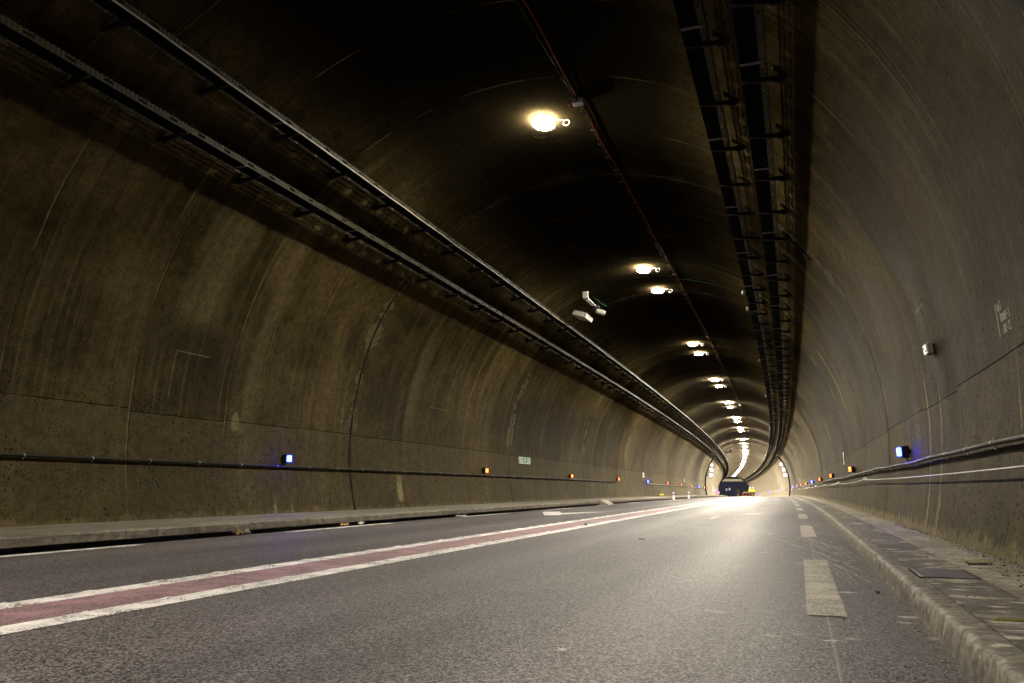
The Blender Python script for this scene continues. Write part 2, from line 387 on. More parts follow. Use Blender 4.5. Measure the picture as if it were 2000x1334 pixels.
def mat_pavement(name, right=True):
    t = NT(name); u, X, _ = t.sep(t.uv('Profile2')); uv = t.uv('Profile2' if right else 'UVMap')
    n1 = t.noise(t.scale(uv, .5, 1.2), 2.0, 5, .65); n2 = t.noise(uv, 70, 4, .7); n3 = t.noise(t.scale(uv, 1.4, .5), 6, 4, .65)
    if right:
        c = t.mix(t.ramp(n1, .35, .65), (0.0341, 0.0303, 0.0264), (0.0633, 0.0561, 0.0479))
        lighter = t.ramp(X, .925, .935)
        c = t.mix(lighter, c, t.mix(t.ramp(n1, .3, .7), (0.0908, 0.0798, 0.0649), (0.1485, 0.1320, 0.1073)))
        spl = t.voro(t.scale(uv, 1.5, .8), 7, 'Distance')
        m = t.noise(uv, 1.0, 4, .6)
        lime = t.mul(t.ramp(t.math('ADD', spl, t.mul(t.math('SUBTRACT', n3, .5), .9)), .34, .20), t.ramp(m, .40, .56))
        c = t.mix(t.mul(lime, .75), c, (0.2970, 0.2750, 0.2365))
        crust = t.mul(t.mul(t.ramp(n3, .50, .60), t.ramp(m, .46, .58)), t.ramp(X, 1.02, .90))
        c = t.mix(t.mul(crust, .6), c, (0.2310, 0.2090, 0.1760))
        c = t.mix(t.mul(t.line(X, .93, .008), .7), c, (0.1320, 0.1100, 0.0825))
        c = t.mix(t.mul(t.mul(t.rep(u, 1.0, .52, .007), t.ramp(X, .925, .935)), .8), c, (0.0303, 0.0264, 0.0220))
        grime = t.mul(t.ramp(X, 1.18, 1.34), t.ramp(n1, .35, .55)); c = t.mix(t.mul(grime, .7), c, (0.0468, 0.0401, 0.0303))
    else:
        c = t.mix(t.ramp(n1, .3, .7), (0.0990, 0.0880, 0.0704), (0.1595, 0.1430, 0.1155))
        crack = t.voro(t.scale(uv, .35, 1.5), 1.0, 'Distance', 'DISTANCE_TO_EDGE')
        c = t.mix(t.mul(t.ramp(crack, .03, .0), .45), c, (0.0330, 0.0275, 0.0220))
        c = t.mix(t.mul(t.ramp(n3, .55, .7), .5), c, (0.2200, 0.1980, 0.1595))
        c = t.mix(t.mul(t.rep(u, 3.0, 1.1, .010), .8), c, (0.0275, 0.0248, 0.0220))
        pit = t.mul(t.ramp(t.voro(uv, 16), .22, .12), t.ramp(n1, .42, .58)); c = t.mix(t.mul(pit, .7), c, (0.0275, 0.0248, 0.0220))
    c = t.mix(.45, c, t.mix(t.ramp(n2, .25, .75), t.mix(1.0, c, (0.3300, 0.3300, 0.3300), 'MULTIPLY'), t.mix(1.0, c, (1.35, 1.34, 1.32), 'MULTIPLY')))
    kk = 1.45 if right else 1.0
    c = t.mix(1.0, c, t.mix(t.ramp(t.noise(uv, 11, 5, .7), .3, .7), (.8 * kk, .79 * kk, .77 * kk), (1.7 * kk, 1.68 * kk, 1.65 * kk)), 'MULTIPLY')
    return t.principled(c, .72, 0, t.bump(t.math('ADD', t.mul(n2, .5), t.mul(n1, .8)), .5, .014), .3)

def mat_tray(name, base, holes=True):
    """perforated galvanised sheet: rows of small slots cut through it"""
    t = NT(name); uv = t.uv(); u, v, _ = t.sep(uv)
    n1 = t.noise(t.scale(uv, 2, 8), 2, 4, .6)
    c = t.mix(t.ramp(n1, .3, .7), base, tuple(k * .65 for k in base))
    a = None
    if holes:
        fu = t.math('FRACT', t.math('DIVIDE', u, .0625)); fv = t.math('FRACT', t.math('DIVIDE', v, .033))
        hole = t.mul(t.mul(t.math('LESS_THAN', t.math('ABSOLUTE', t.math('SUBTRACT', fu, .5)), .24), t.math('LESS_THAN', t.math('ABSOLUTE', t.math('SUBTRACT', fv, .5)), .22)), 1.0)
        a = t.math('SUBTRACT', 1.0, hole)
    return t.principled(c, (.62), .0, t.bump(n1, .1, .005), .12, alpha=a)

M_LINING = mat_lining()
M_ASPHALT = mat_asphalt()
M_WHITE = mat_paint('white_road_paint', (.80, .77, .77))
M_EDGE = mat_paint('worn_yellowish_road_paint', (.40, .36, .285), .9)
M_RED = mat_paint('red_road_paint', (.340, .200, .230), .7)
M_KERB = mat_kerb()
M_PAVE_R = mat_pavement('pavement_dark', True)
M_PAVE_L = mat_pavement('pavement_slab', False)
M_TRAY = mat_tray('galvanised_sheet', (.040, .035, .021), True)
M_TRAYP = mat_plain('tray_sheet_dark', (.0040, .0034, .0028), .9, 0, .3, 9.0, .02)  # darker copy of the tray sheet, underside shade put into its colour
M_DARKMETAL = mat_plain('dark_weathered_metal', (.009, .008, .007), .7, 0, .25, 9.0, .15)
M_GALV = mat_plain('galvanised_steel', (.24, .225, .20), .42, .6)
M_PLATE_DULL = mat_plain('dull_plate', (.055, .050, .045), .55, .2)
M_BLACK = mat_plain('black_plastic', (.012, .0115, .011), .55, 0, .2, 9.0, .12)
M_CABLE = mat_plain('black_cable', (.008, .0075, .007), .6, 0, .3, 9.0, .12)
M_WHITECABLE = mat_plain('pale_cable', (.36, .32, .27), .4, 0, .15)
M_ORANGECABLE = mat_plain('orange_cable', (.16, .028, .008), .9, 0, .2, 9.0, .02)
M_BROWNCABLE = mat_plain('brown_cable', (.05, .022, .010), .6, 0, .2, 9.0, .1)
M_GREENCABLE = mat_plain('green_cable', (.010, .035, .016), .8, 0, .2, 9.0, .05)
M_GREYBOX = mat_plain('grey_enclosure', (.20, .19, .17), .45, 0, .2)
M_SEAL = mat_plain('joint_sealant', (.007, .006, .005), .8, 0, .4, 9.0, .1)
M_SIGNWHITE = mat_plain('sign_white', (.74, .74, .70), .4, 0, .1)
M_SIGNGREEN = mat_plain('sign_green', (.030, .215, .105), .4, 0, .15)
M_PALEGREY = mat_plain('pale_grey_paint', (.34, .32, .28), .5, 0, .3)
M_CHALK = mat_plain('chalk', (.50, .46, .38), .9, 0, .3, 60)
M_LAMP = mat_glow('lamp_glass', (1.0, .91, .74), 1480.0)
M_LAMP_NEXT = mat_glow('lamp_glass_transition', (1.0, .91, .73), 4300.0)
M_LAMP_DIM = mat_glow('lamp_glass_low', (1.0, .91, .74), 620.0)
M_LAMP_FAR = mat_glow('lamp_glass_entrance', (1.0, .89, .69), 2500.0)
M_LAMP_MID = mat_glow('lamp_glass_threshold', (1.0, .90, .71), 4600.0)
M_BLUE = mat_glow('blue_led', (.005, .010, 1.0), 130.0)
M_ORANGE = mat_glow('orange_led', (1.0, .088, .002), 9.0)
M_SIGNLIT = mat_glow('lit_sign_face', (.90, .92, 1.0), 1.05)
M_SIGNRED = mat_glow('lit_sign_red', (1.0, .12, .14), .8)
M_SIGNGREY = mat_glow('lit_sign_grey', (.45, .47, .62), 1.0)

# ------------------------------------------------------------------ tunnel lining
tunnel = empty('tunnel', frame(0, XC, 0), label='brown stained concrete vault of the road tunnel, walls and crown in one shell', cat='tunnel')
def inv(o):                       # meshes hold world coordinates; keep them when parented
    o.matrix_parent_inverse = o.parent.matrix_world.inverted(); return o
bpy.context.view_layer.update()
prof = []
NA = 132
th0 = math.asin(max(-1, min(1, -(ZC + .12) / VB)))
for i in range(NA + 1):
    th = math.pi - th0 + (th0 * 2 - math.pi) * i / NA
    c_, s_ = math.cos(th), math.sin(th); e = 2 / VN
    prof.append((XC + VA * math.copysign(abs(c_) ** e, c_), ZC + VB * math.copysign(abs(s_) ** e, s_)))
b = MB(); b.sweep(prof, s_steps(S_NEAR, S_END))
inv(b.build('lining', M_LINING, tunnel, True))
# outer shell so that no light comes through and the mass has thickness, and the portal ring
outer = [(XC + (x - XC) * 1.11, z + .55 * max(z, 0) / 7) for x, z in prof]
b = MB(); b.sweep(outer, frange(S_NEAR, S_END, 12.0), flip=True)
ring0 = len(b.v)
for pr in (prof, outer):
    for (x, z) in pr: b.v.append(tuple(pos(S_END, x, z)))
n_ = len(prof)
for k in range(n_ - 1): b.face([ring0 + k, ring0 + k + 1, ring0 + n_ + k + 1, ring0 + n_ + k])
inv(b.build('portal_shell', M_KERB, tunnel, True))
# header beam across the portal
b = MB(); zb, zt = 5.55, 6.30
for k in range(1):
    xl, xr = wall_x(zb, -1) + .02, wall_x(zb, 1) - .02; xl2, xr2 = wall_x(zt, -1) + .02, wall_x(zt, 1) - .02
    pts = [(xl, zb), (xr, zb), (xr2, zt), (xl2, zt)]
    i = len(b.v)
    for s in (S_END - 1.2, S_END - .5):
        for (x, z) in pts: b.v.append(tuple(pos(s, x, z)))
    for q in ((0, 1, 2, 3), (7, 6, 5, 4), (0, 4, 5, 1), (1, 5, 6, 2), (2, 6, 7, 3), (3, 7, 4, 0)): b.face([i + j for j in q])
inv(b.build('header_beam', mat_plain('pale_beam', (.50, .46, .36), .7), tunnel))
# bay joints: sealed gaps, every 10 m
joint_s = [4.36 + 10 * k for k in range(-3, 24)]
for k, s in enumerate(joint_s):
    b = MB(); pr = [p for p in prof]
    loc = []
    for j, (x, z) in enumerate(pr):
        d = Vector((XC - x, ZC - z)).normalized() * .006
        loc.append((x + d.x, z + d.y))
    w = .036
    # only the walls keep their black sealant, near the crown it is sooted over
    i = len(b.v)
    for j, (x, z) in enumerate(loc):
        ww = w * (1 + .25 * math.sin(j * 1.7 + k)) * (1.0 if z < 5.2 else .6); off = .02 * math.sin(j * .33 + k * 2)
        b.v.append(tuple(pos(s + off - ww, x, z))); b.v.append(tuple(pos(s + off + ww, x, z)))
    for j in range(len(loc) - 1): b.face([i + 2 * j, i + 2 * j + 2, i + 2 * j + 3, i + 2 * j + 1])
    inv(b.build('bay_joint', M_SEAL, tunnel))

# chalk notes on the right wall
GL = {'U': [[(0, 1), (0, .2), (.25, 0), (.5, .2), (.5, 1)]], 'p': [[(0, .6), (0, -.3)], [(0, .5), (.3, .62), (.42, .35), (.25, .1), (0, .15)]],
      '3': [[(0, 1), (.3, 1.1), (.5, .85), (.25, .6), (.52, .35), (.35, 0), (0, .05)]], 'T': [[(0, 1), (.55, 1)], [(.28, 1), (.28, 0)]],
      'R': [[(0, 0), (0, 1), (.4, .95), (.42, .6), (0, .5), (.45, 0)]], 'O': [[(.25, 1), (0, .5), (.25, 0), (.5, .5), (.25, 1)]],
      'N': [[(0, 0), (0, 1), (.45, 0), (.45, 1)]], 'S': [[(.45, .95), (.1, .95), (.05, .6), (.45, .4), (.4, .05), (0, .05)]],
      'F': [[(0, 0), (0, 1), (.4, 1)], [(0, .55), (.32, .55)]], '-': [[(.05, .45), (.4, .45)]],
      '1': [[(0, .7), (.25, 1.1), (.25, 0)], [(.02, 0), (.5, 0)]], 'C': [[(.45, .9), (.15, 1), (0, .5), (.15, 0), (.45, .1)]], ' ': [],
      '7': [[(0, 1), (.5, 1), (.2, 0)]], '0': [[(.25, 1), (0, .75), (0, .25), (.25, 0), (.5, .25), (.5, .75), (.25, 1)]]}
def strokes(text, h, gap=.14):
    out, x = [], 0.0
    for ch in text:
        for st in GL[ch]: out.append([(x + a * h * .9, c_ * h) for a, c_ in st])
        x += (.5 * .9 + gap) * h
    return out, x
b = MB()
for line, (s_l, z_l, h) in (('Up3', (6.515, 1.925, .062)), ('TRONSF-1', (6.485, 1.835, .058)), ('CN1-C1', (6.445, 1.745, .062))):
    for st in strokes(line, h)[0]:
        st = [(x, z + x * .0) for x, z in st]
        for (xa, za), (xb, zb_) in zip(st[:-1], st[1:]):
            L_ = math.hypot(xb - xa, zb_ - za) or 1; nx, nz = -(zb_ - za) / L_ * .0036, (xb - xa) / L_ * .0036
            b.poly([pos(s_l - x, wall_x(z_l + z, 1) - .003, z_l + z) for x, z in ((xa - nx, za - nz), (xb - nx, zb_ - nz), (xb + nx, zb_ + nz), (xa + nx, za + nz))])
o = inv(b.build('chalk_writing', M_CHALK, tunnel)); o['label'] = 'white chalk note of three lines on the right wall'
b = MB()
for za in frange(1.74, 1.94, .05):
    b.poly([pos(6.56 + d, wall_x(zz, 1) - .003, zz) for d, zz in ((.006, za), (-.006, za), (-.006, za + .05), (.006, za + .05))])
o = inv(b.build('chalk_line', M_CHALK, tunnel)); o['label'] = 'white chalk line beside the note on the right wall'

# ------------------------------------------------------------------ road, kerbs, pavements
def ribbon(name, spans, mat, z=.004, step=.5, parent=None, zf=None):
    b = MB()
    for (s0, s1, x0, x1) in spans:
        ss = s_steps(s0, s1, step); b.sweep([(x0, z), (x1, z)], ss, flip=False)
    return b.build(name, mat, parent)
def set_profile2(o):
    """UV layer with (s, X) metres for the ground surfaces"""
    me = o.data; l = me.uv_layers.new(name='Profile2')
    a = me.uv_layers['UVMap'].data; p = me.uv_layers['Profile'].data
    for i in range(len(l.data)): l.data[i].uv = (a[i].uv[0], p[i].uv[0])
b = MB(); xs = frange(-7.02, .515, .31)
b.sweep([(x, -.0) for x in xs], s_steps(S_NEAR, 330, .5))
o = b.build('road', M_ASPHALT); set_profile2(o)
tag(o, 'dark grey asphalt carriageway with two lanes running through the tunnel', 'road', kind='structure')
# ground sheet beneath everything and outside the portal
b = MB(); b.poly([(-900, 320, -14), (900, 320, -14), (900, 1600, -40), (-900, 1600, -40)])
b.poly([(-900, 248, -4.6), (900, 248, -4.6), (900, 320, -14), (-900, 320, -14)])
b.poly([(-900, -120, -1.2), (900, -120, -1.2), (900, 248, -4.6), (-900, 248, -4.6)])
tag(b.build('ground', mat_plain('dark_earth', (.03, .028, .024), .9)), 'dark ground around and beyond the tunnel', 'ground', kind='structure')

# right kerb and pavement
kerb_prof = [(.497, -.05), (.499, .0), (.506, .035), (.514, .070), (.520, .094), (.525, .102), (.533, .1085), (.543, .1115), (.58, .113), (.625, .115)]
from mathutils import noise as mn
ks = [S_NEAR, 0.0] + frange(.5, 16, .045) + frange(16.2, 60, .3) + frange(62, 300, 2.0)
b = MB(); b.sweep(kerb_prof, ks)
nk = len(kerb_prof)
for i, s in enumerate(ks):
    if not .4 < s < 60: continue
    for k in range(2, nk - 1):
        q = mn.noise(Vector((s * 7, k * .35, 0))) + .6 * mn.noise(Vector((s * 23, k * .8, 4))); chip = max(0, mn.noise(Vector((s * 2.6, k * .25, 9))) - .18)
        v_ = Vector(b.v[i * nk + k]); v_.x += .0012 * q + chip * .022 * (1 if k < 6 else 0); v_.z += .0011 * q - chip * .024 * (1 if k > 2 else .3); b.v[i * nk + k] = tuple(v_)
o = b.build('kerb', M_KERB, None, True); set_profile2(o)
tag(o, 'worn grey concrete kerb with pale rounded edge along the right lane', 'kerb', kind='structure')
b = MB(); b.sweep([(.625, .118), (.70, .119), (.80, .120), (.90, .120), (1.0, .121), (1.15, .122), (1.28, .124), (1.42, .126)], s_steps(S_NEAR, 300, .5))
o = b.build('pavement', M_PAVE_R); set_profile2(o)
tag(o, 'narrow dirty pavement between right kerb and tunnel wall', 'pavement', kind='structure')
# left slab pavement, overhanging a slot gutter
slab = [(-9.2, .163), (-8.6, .165), (-8.0, .166), (-7.5, .167), (-7.10, .167), (-7.065, .160), (-7.045, .145), (-7.045, .062), (-7.055, .055), (-7.40, .055), (-7.40, -.14), (-7.02, -.14), (-7.02, .0)]
b = MB(); b.sweep(list(reversed(slab)), s_steps(S_NEAR, 300, .5)); o = b.build('pavement', M_PAVE_L); set_profile2(o)
tag(o, 'wide pale concrete slab pavement overhanging a dark slot gutter, left side', 'pavement', kind='structure')

# markings
def mark(name, spans, mat, label, z=.004):
    o = ribbon(name, spans, mat, z); return tag(o, label, 'road marking', kind='structure')
dash_r = [(-15.3 + 6.5 * k, -15.3 + 6.5 * k + 3.12) for k in range(-2, 45)]
edge_gap = 2.6
mark('lane_dashes', [(a, c_, -.005, .180) for a, c_ in dash_r], M_EDGE, 'broken pale dashes of the right edge line beside the kerb')
mark('edge_line', [(3.2 - 6.4 * k, 6.7 - 6.4 * k, -6.93, -6.78) for k in range(0, 6)] + [(9.3 + 6.15 * k, 12.3 + 6.15 * k, -6.93, -6.78) for k in range(0, 40)], M_WHITE, 'broken white edge line along the left slot gutter')
mark('centre_strip', [(S_NEAR, 330, -3.90, -3.405)], M_RED, 'dusky red painted strip down the middle of the road')
# the two white lines with raised rumble bars
b = MB()
for x0, x1, ph in ((-4.063, -3.898, .30), (-3.408, -3.225, .25)):
    b.sweep([(x0, .004), (x0 + .004, .0075), (x1 - .004, .0075), (x1, .004)], s_steps(S_NEAR, 330, .5))
    for k in range(-30, 330):
        s = ph + .545 * k
        if s < 0.6 or s > 140: continue
        x = x0 + .005; w = x1 - x0 - .01; j = random.uniform(-.02, .02)
        pts = [(s - .04 + j, x, .0085), (s + .03, x + .012, .0085), (s + .035, x + w - .01, .0085), (s - .035 - j, x + w, .0085)]
        top = [(s - .022 + j, x + .018, .0160), (s + .016, x + .025, .0160), (s + .018, x + w - .028, .0160), (s - .018 - j, x + w - .02, .0160)]
        i = len(b.v)
        for (a, xx, z) in pts + top: b.v.append(tuple(pos(a, xx, z)))
        uvp = [(p[0], p[1]) for p in pts]
        for q in ((4, 5, 6, 7), (0, 1, 5, 4), (1, 2, 6, 5), (2, 3, 7, 6), (3, 0, 4, 7)):
            b.face([i + k2 for k2 in reversed(q)], [uvp[k2 % 4] for k2 in reversed(q)])
tag(b.build('centre_lines', M_WHITE), 'pair of white ribbed lines bordering the red strip down the road middle', 'road marking', kind='structure')
# merging arrow in the left lane
b = MB()
arrow = [(19.68, -6.377), (20.11, -6.024), (18.86, -5.603), (19.83, -5.229), (20.63, -4.709), (19.25, -5.052), (17.89, -5.307), (17.39, -5.211), (17.13, -5.508)]
b.poly([pos(a, x, .004) for a, x in reversed(arrow)], 0, [(a, x) for a, x in reversed(arrow)])
tag(b.build('lane_arrow', M_WHITE), 'white bent lane arrow painted on the far left lane', 'road marking', kind='structure')
b = MB()
for (a, x, w, l) in ((20.2, -1.25, .5, .55), (17.2, -1.75, .12, .9)):
    b.poly([pos(a - l, x, .004), pos(a - l * .6, x + w * .5, .004), pos(a + l, x + w, .004), pos(a + l * .4, x + w * .2, .004)], 0, [(a - l, x), (a, x), (a + l, x + w), (a, x + w)])
tag(b.build('worn_arrow', M_EDGE), 'faint worn remains of a white arrow in the right lane', 'road marking', kind='structure')
# tyre and metal scrapes near the kerb
b = MB()
for k in range(34):
    s0 = random.uniform(5.6, 9.2); x0 = random.uniform(.18, .46); L = random.uniform(.9, 2.6); cx = random.uniform(-.5, -.16); w = random.uniform(.002, .008)
    ptl = []
    for i in range(13):
        q = i / 12; ptl.append((s0 + L * q, x0 + cx * q ** 1.5 + .02 * math.sin(q * 5 + k)))
    gap = random.randint(3, 9)
    for i in range(12):
        if i == gap or random.random() < .18: continue
        (a, x), (a2, x2) = ptl[i], ptl[i + 1]; w1 = w * (.4 + .6 * math.sin(math.pi * (i + .5) / 12))
        b.poly([pos(a, x - w1, .0015), pos(a, x + w1, .0015), pos(a2, x2 + w1, .0015), pos(a2, x2 - w1, .0015)], 0, [(a, x), (a, x + .02), (a2, x2), (a2, x2)])
tag(b.build('scrape_marks', mat_paint('lime_scrape', (.40, .37, .31), 1.2)), 'thin white curved scrapes on the asphalt between dashes and kerb', 'road marking', kind='structure')

# ------------------------------------------------------------------ cable trays
TW = .28
def tray(side, dx_in, z, label, phase):
    """one perforated cable tray on cantilever brackets; dx_in = distance of its inner edge from the crown line"""
    X = lambda d: XC + side * d
    ss = s_steps(-16, S_END - 2, 1.0)
    root = empty('cable_tray', frame(0, X(dx_in), z), label=label, cat='cable tray', group='cable trays under the vault')
    bpy.context.view_layer.update()
    # flange on the inner side and bottom, both punched with rectangular openings every 0.5 m
    d0, d1 = dx_in, dx_in + TW
    def strip(b, pa, pb, hole, n0, n1):
        """sheet between two (d, z) edges with a rectangular hole per 0.5 m cell"""
        k = n0
        while k < n1:
            s0 = phase + k * .5; k += 1
            q = [0, .19, .31, .5]
            lv = [0.0, hole[0], hole[1], 1.0]
            for i in range(3):
                for j in range(3):
                    if i == 1 and j == 1: continue
                    P = []
                    UV = []
                    for (a, c_) in ((q[i], lv[j]), (q[i + 1], lv[j]), (q[i + 1], lv[j + 1]), (q[i], lv[j + 1])):
                        d = pa[0] + (pb[0] - pa[0]) * c_; zz = pa[1] + (pb[1] - pa[1]) * c_
                        P.append(pos(s0 + a, X(d), zz)); UV.append((s0 + a, c_ * math.hypot(pb[0] - pa[0], pb[1] - pa[1])))
                    b.poly(P, 0, UV)
    n0, n1 = -32, int((S_END - 2 - phase) / .5)
    b = MB(); strip(b, (d0, z), (d0, z + .095), (.30, .70), n0, n1); inv(b.build('side_flange', M_TRAY, root))
    b = MB(); strip(b, (d1, z), (d1, z + .095), (.30, .70), n0, n1); inv(b.build('side_flange', M_TRAY, root))
    b = MB(); strip(b, (d1 - .075, z), (d1, z), (.25, .72), n0, n1)
    pr = [(X(d0), z), (X(d1 - .075), z)]
    b.sweep(pr, ss, 1)
    inv(b.build('tray_floor', [M_TRAY, M_TRAYP], root))
    # rolled lips
    b = MB()
    for d in (d0, d1): b.sweep([(X(d) - .006, z + .096), (X(d) + .006, z + .096), (X(d) + .006, z + .104), (X(d) - .006, z + .104)], ss, 0, True)
    inv(b.build('lip', M_TRAYP, root))
    # bundle of cables that fills the tray
    b = MB()
    for j in range(5):
        d = d0 + .025 + j * .036
        b.tube([pos(s, X(d + .006 * math.sin(s * .9 + j * 2)), z + .026 + .006 * math.sin(s * .6 + j)) for s in s_steps(-16, S_END - 2, 1.0)], .018, 6)
    inv(b.build('cable_bundle', M_CABLE, root, True))
    # joint plates below
    pp = None
    for k in range(0, 24):
        if pp is None: b = MB(); b.box((0, 0, 0), (TW * .9, .055, .006)); pp = o = b.build('joint_plate', M_PLATE_DULL, root)
        else: o = pp.copy(); C.objects.link(o); o.parent = root
        o.matrix_parent_inverse = root.matrix_world.inverted(); o.matrix_basis = frame(phase + 1.15 + 3.0 * k, X(dx_in + TW * .47), z - .006)
    # brackets: arm tapering to the tip, root plate against the vault
    dz = z - .012
    dr = abs(wall_x(dz, 1) - XC)
    L = dr - dx_in
    def bracket_mesh(b, M):
        sd = side
        tip, root_ = 0.0, L
        sec = [(tip, -.018, 0.0), (tip + .09, -.030, 0.0), (L * .72, -.062, 0.0), (L * .80, -.085, 0.004), (L * .93, -.075, 0.012), (L + .02, -.03, 0.02)]
        i = len(b.v)
        for (d, zb_, zt_) in sec:
            for y in (-.02, .02):
                b.v.append(tuple(M @ Vector((sd * d, y, zb_)))); b.v.append(tuple(M @ Vector((sd * d, y, zt_))))
        n = len(sec)
        for k in range(n - 1):
            o_ = i + 4 * k
            for q in ((0, 1, 5, 4), (2, 6, 7, 3), (1, 3, 7, 5), (0, 4, 6, 2)): b.face([o_ + e_ for e_ in q])
        b.face([i, i + 2, i + 3, i + 1]); o_ = i + 4 * (n - 1); b.face([o_, o_ + 1, o_ + 3, o_ + 2])
        # wall post following the slope of the vault, with its two bolts
        p0 = Vector((sd * (L + .02), 0, -.05)); zz = dz + .11
        top = Vector((sd * (abs(wall_x(zz, 1) - XC) - dx_in - .02), 0, .11))
        b.cyl(M @ p0, M @ top, .024, .024, 4)
        b.cyl(M @ (p0 + Vector((-sd * .035, -.045, .02))), M @ (p0 + Vector((-sd * .035, .045, .02))), .022, .022, 6)
        b.cyl(M @ (top + Vector((0, -.03, 0))), M @ (top + Vector((0, .03, 0))), .02, .02, 6)
    k0 = 0; proto = None
    all_s = []
    k = -2
    while phase + 1.5 * k < S_END - 3:
        all_s.append(phase + 1.5 * k); k += 1
    vis = [s for s in all_s if s > 1.0][:100]
    rest = [s for s in all_s if s not in vis]
    for s in vis:
        if proto is None:
            b = MB(); bracket_mesh(b, Matrix.Identity(4)); proto = b.build('bracket', M_DARKMETAL, root); o = proto
        else:
            o = proto.copy(); C.objects.link(o); o.parent = root
        o.matrix_parent_inverse = root.matrix_world.inverted(); o.matrix_basis = frame(s, X(dx_in), dz)
    b = MB()
    for s in rest: bracket_mesh(b, frame(s, X(dx_in), dz))
    o = inv(b.build('bracket_row', M_DARKMETAL, root)); o['kind'] = 'stuff'
    return root
tray(-1, 2.836, 5.795, 'upper cable tray of the left pair, a pale cable tied along its edge', 7.22)
tray(-1, 3.458, 5.218, 'lower cable tray of the left pair, its punched edge facing the road', 7.22)
tray(1, 2.836, 5.795, 'upper and inner cable tray of the right pair, small cable boxes on its edge', 6.93)
tray(1, 3.458, 5.218, 'lower and outer cable tray of the right pair, directly overhead', 6.93)

# pale cable strapped along the edge of the upper left tray
b = MB()
pts = []
for s in s_steps(-16, S_END - 3, .4):
    sag = .010 * math.sin(s * 2.1) * math.sin(s * .37) + (.012 if int(s * .7) % 5 == 0 else 0)
    pts.append(pos(s, XC - 2.836 + .012, 5.790 - abs(sag)))
b.tube(pts, .011, 6)
tag(b.build('pale_cable', M_WHITECABLE, None, True), 'thin pale cable tied along the inner edge of the upper left tray', 'cable')

# ------------------------------------------------------------------ ceiling lamps
CROWN = ZC + VB
LX = -3.754
def make_lamp(mglass):
    root = empty('ceiling_lamp')
    b = MB(); b.box((0, 0, .050), (.24, .34, .09), None, 0, .02); b.box((0, .20, .105), (.05, .04, .05)); b.box((0, -.20, .105), (.05, .04, .05))
    b.build('housing', M_GREYBOX, root)
    b = MB()     # shallow glass bowl
    n, rings = 16, 4
    i0 = len(b.v)
    for r in range(rings + 1):
        f = math.sin(r / rings * math.pi / 2); h = -.030 * math.cos(r / rings * math.pi / 2)
        for k in range(n):
            th = 2 * math.pi * k / n
            cx, cy = math.cos(th), math.sin(th); e = .92
            b.v.append(((.19 * f) * math.copysign(abs(cx) ** e, cx), .25 * f * math.copysign(abs(cy) ** e, cy), h))
    for r in range(rings):
        for k in range(n):
            b.face([i0 + r * n + k, i0 + r * n + (k + 1) % n, i0 + (r + 1) * n + (k + 1) % n, i0 + (r + 1) * n + k][::-1])
    b.face([i0 + k for k in range(n)])
    b.build('glass', mglass, root, True)
    b = MB()     # spare loop of supply cable
    pts = [(.17, .05, .07)] + [(.24 + .10 * q, .05 + .01 * math.sin(q * 4), .075 - .03 * q) for q in (.2, .6, 1.0)]
    pts += [(.40 + .055 * math.cos(a), .06, -.01 + .055 * math.sin(a)) for a in [math.pi * .8 + 2 * math.pi * j / 12 for j in range(13)]]
    b.tube(pts, .009, 6)
    b.build('cable_loop', M_WHITECABLE, root, True)
    return root
lamp_b = make_lamp(M_LAMP); lamp_a = make_lamp(M_LAMP_DIM); lamp_f = make_lamp(M_LAMP_FAR); lamp_m = make_lamp(M_LAMP_MID); lamp_n = make_lamp(M_LAMP_NEXT)
lamps = [(s, lamp_b) for s in (11.73, 21.37, 33.64)] + [(s, lamp_n) for s in (45.36, 57.5, 69.68, 80.97)] + [(s, lamp_a) for s in (23.87, 36.1, 48.25, 60.84, 73.39, 84.6)]
lamps += [(s, lamp_b) for s in (-.6, -12.8, -25)] + [(s, lamp_m) for s in (97.4, 106.0, 113.0, 121, 127, 132, 137)]
s = 143.0
while s < 243: lamps.append((s, lamp_f)); s += 4.2
lamps.sort(key=lambda q: q[0])
used = set(); cnt = -1
for s, pr in lamps:
    M = frame(s, LX, CROWN - .10)
    if pr.name not in used: used.add(pr.name); o = pr; o.matrix_world = M
    else: o = copy_tree(pr, M)
    if s > 0: cnt += 1
    if s < 0: lab = 'ceiling lamp on the crown behind the viewpoint, above the road'
    elif s < 115:
        lab = {0: 'largest glowing ceiling lamp, alone near the top with a cable loop beside it'}.get(cnt, ('large bright' if pr is not lamp_a else 'small dimmer') + ' ceiling lamp, %s along the crown counting from the nearest one' % nth(cnt))
    else: lab = 'one of the ceiling lamps merging into a bright streak near the far portal'
    tag(o, lab, 'ceiling lamp', 'ceiling lamps along the crown')

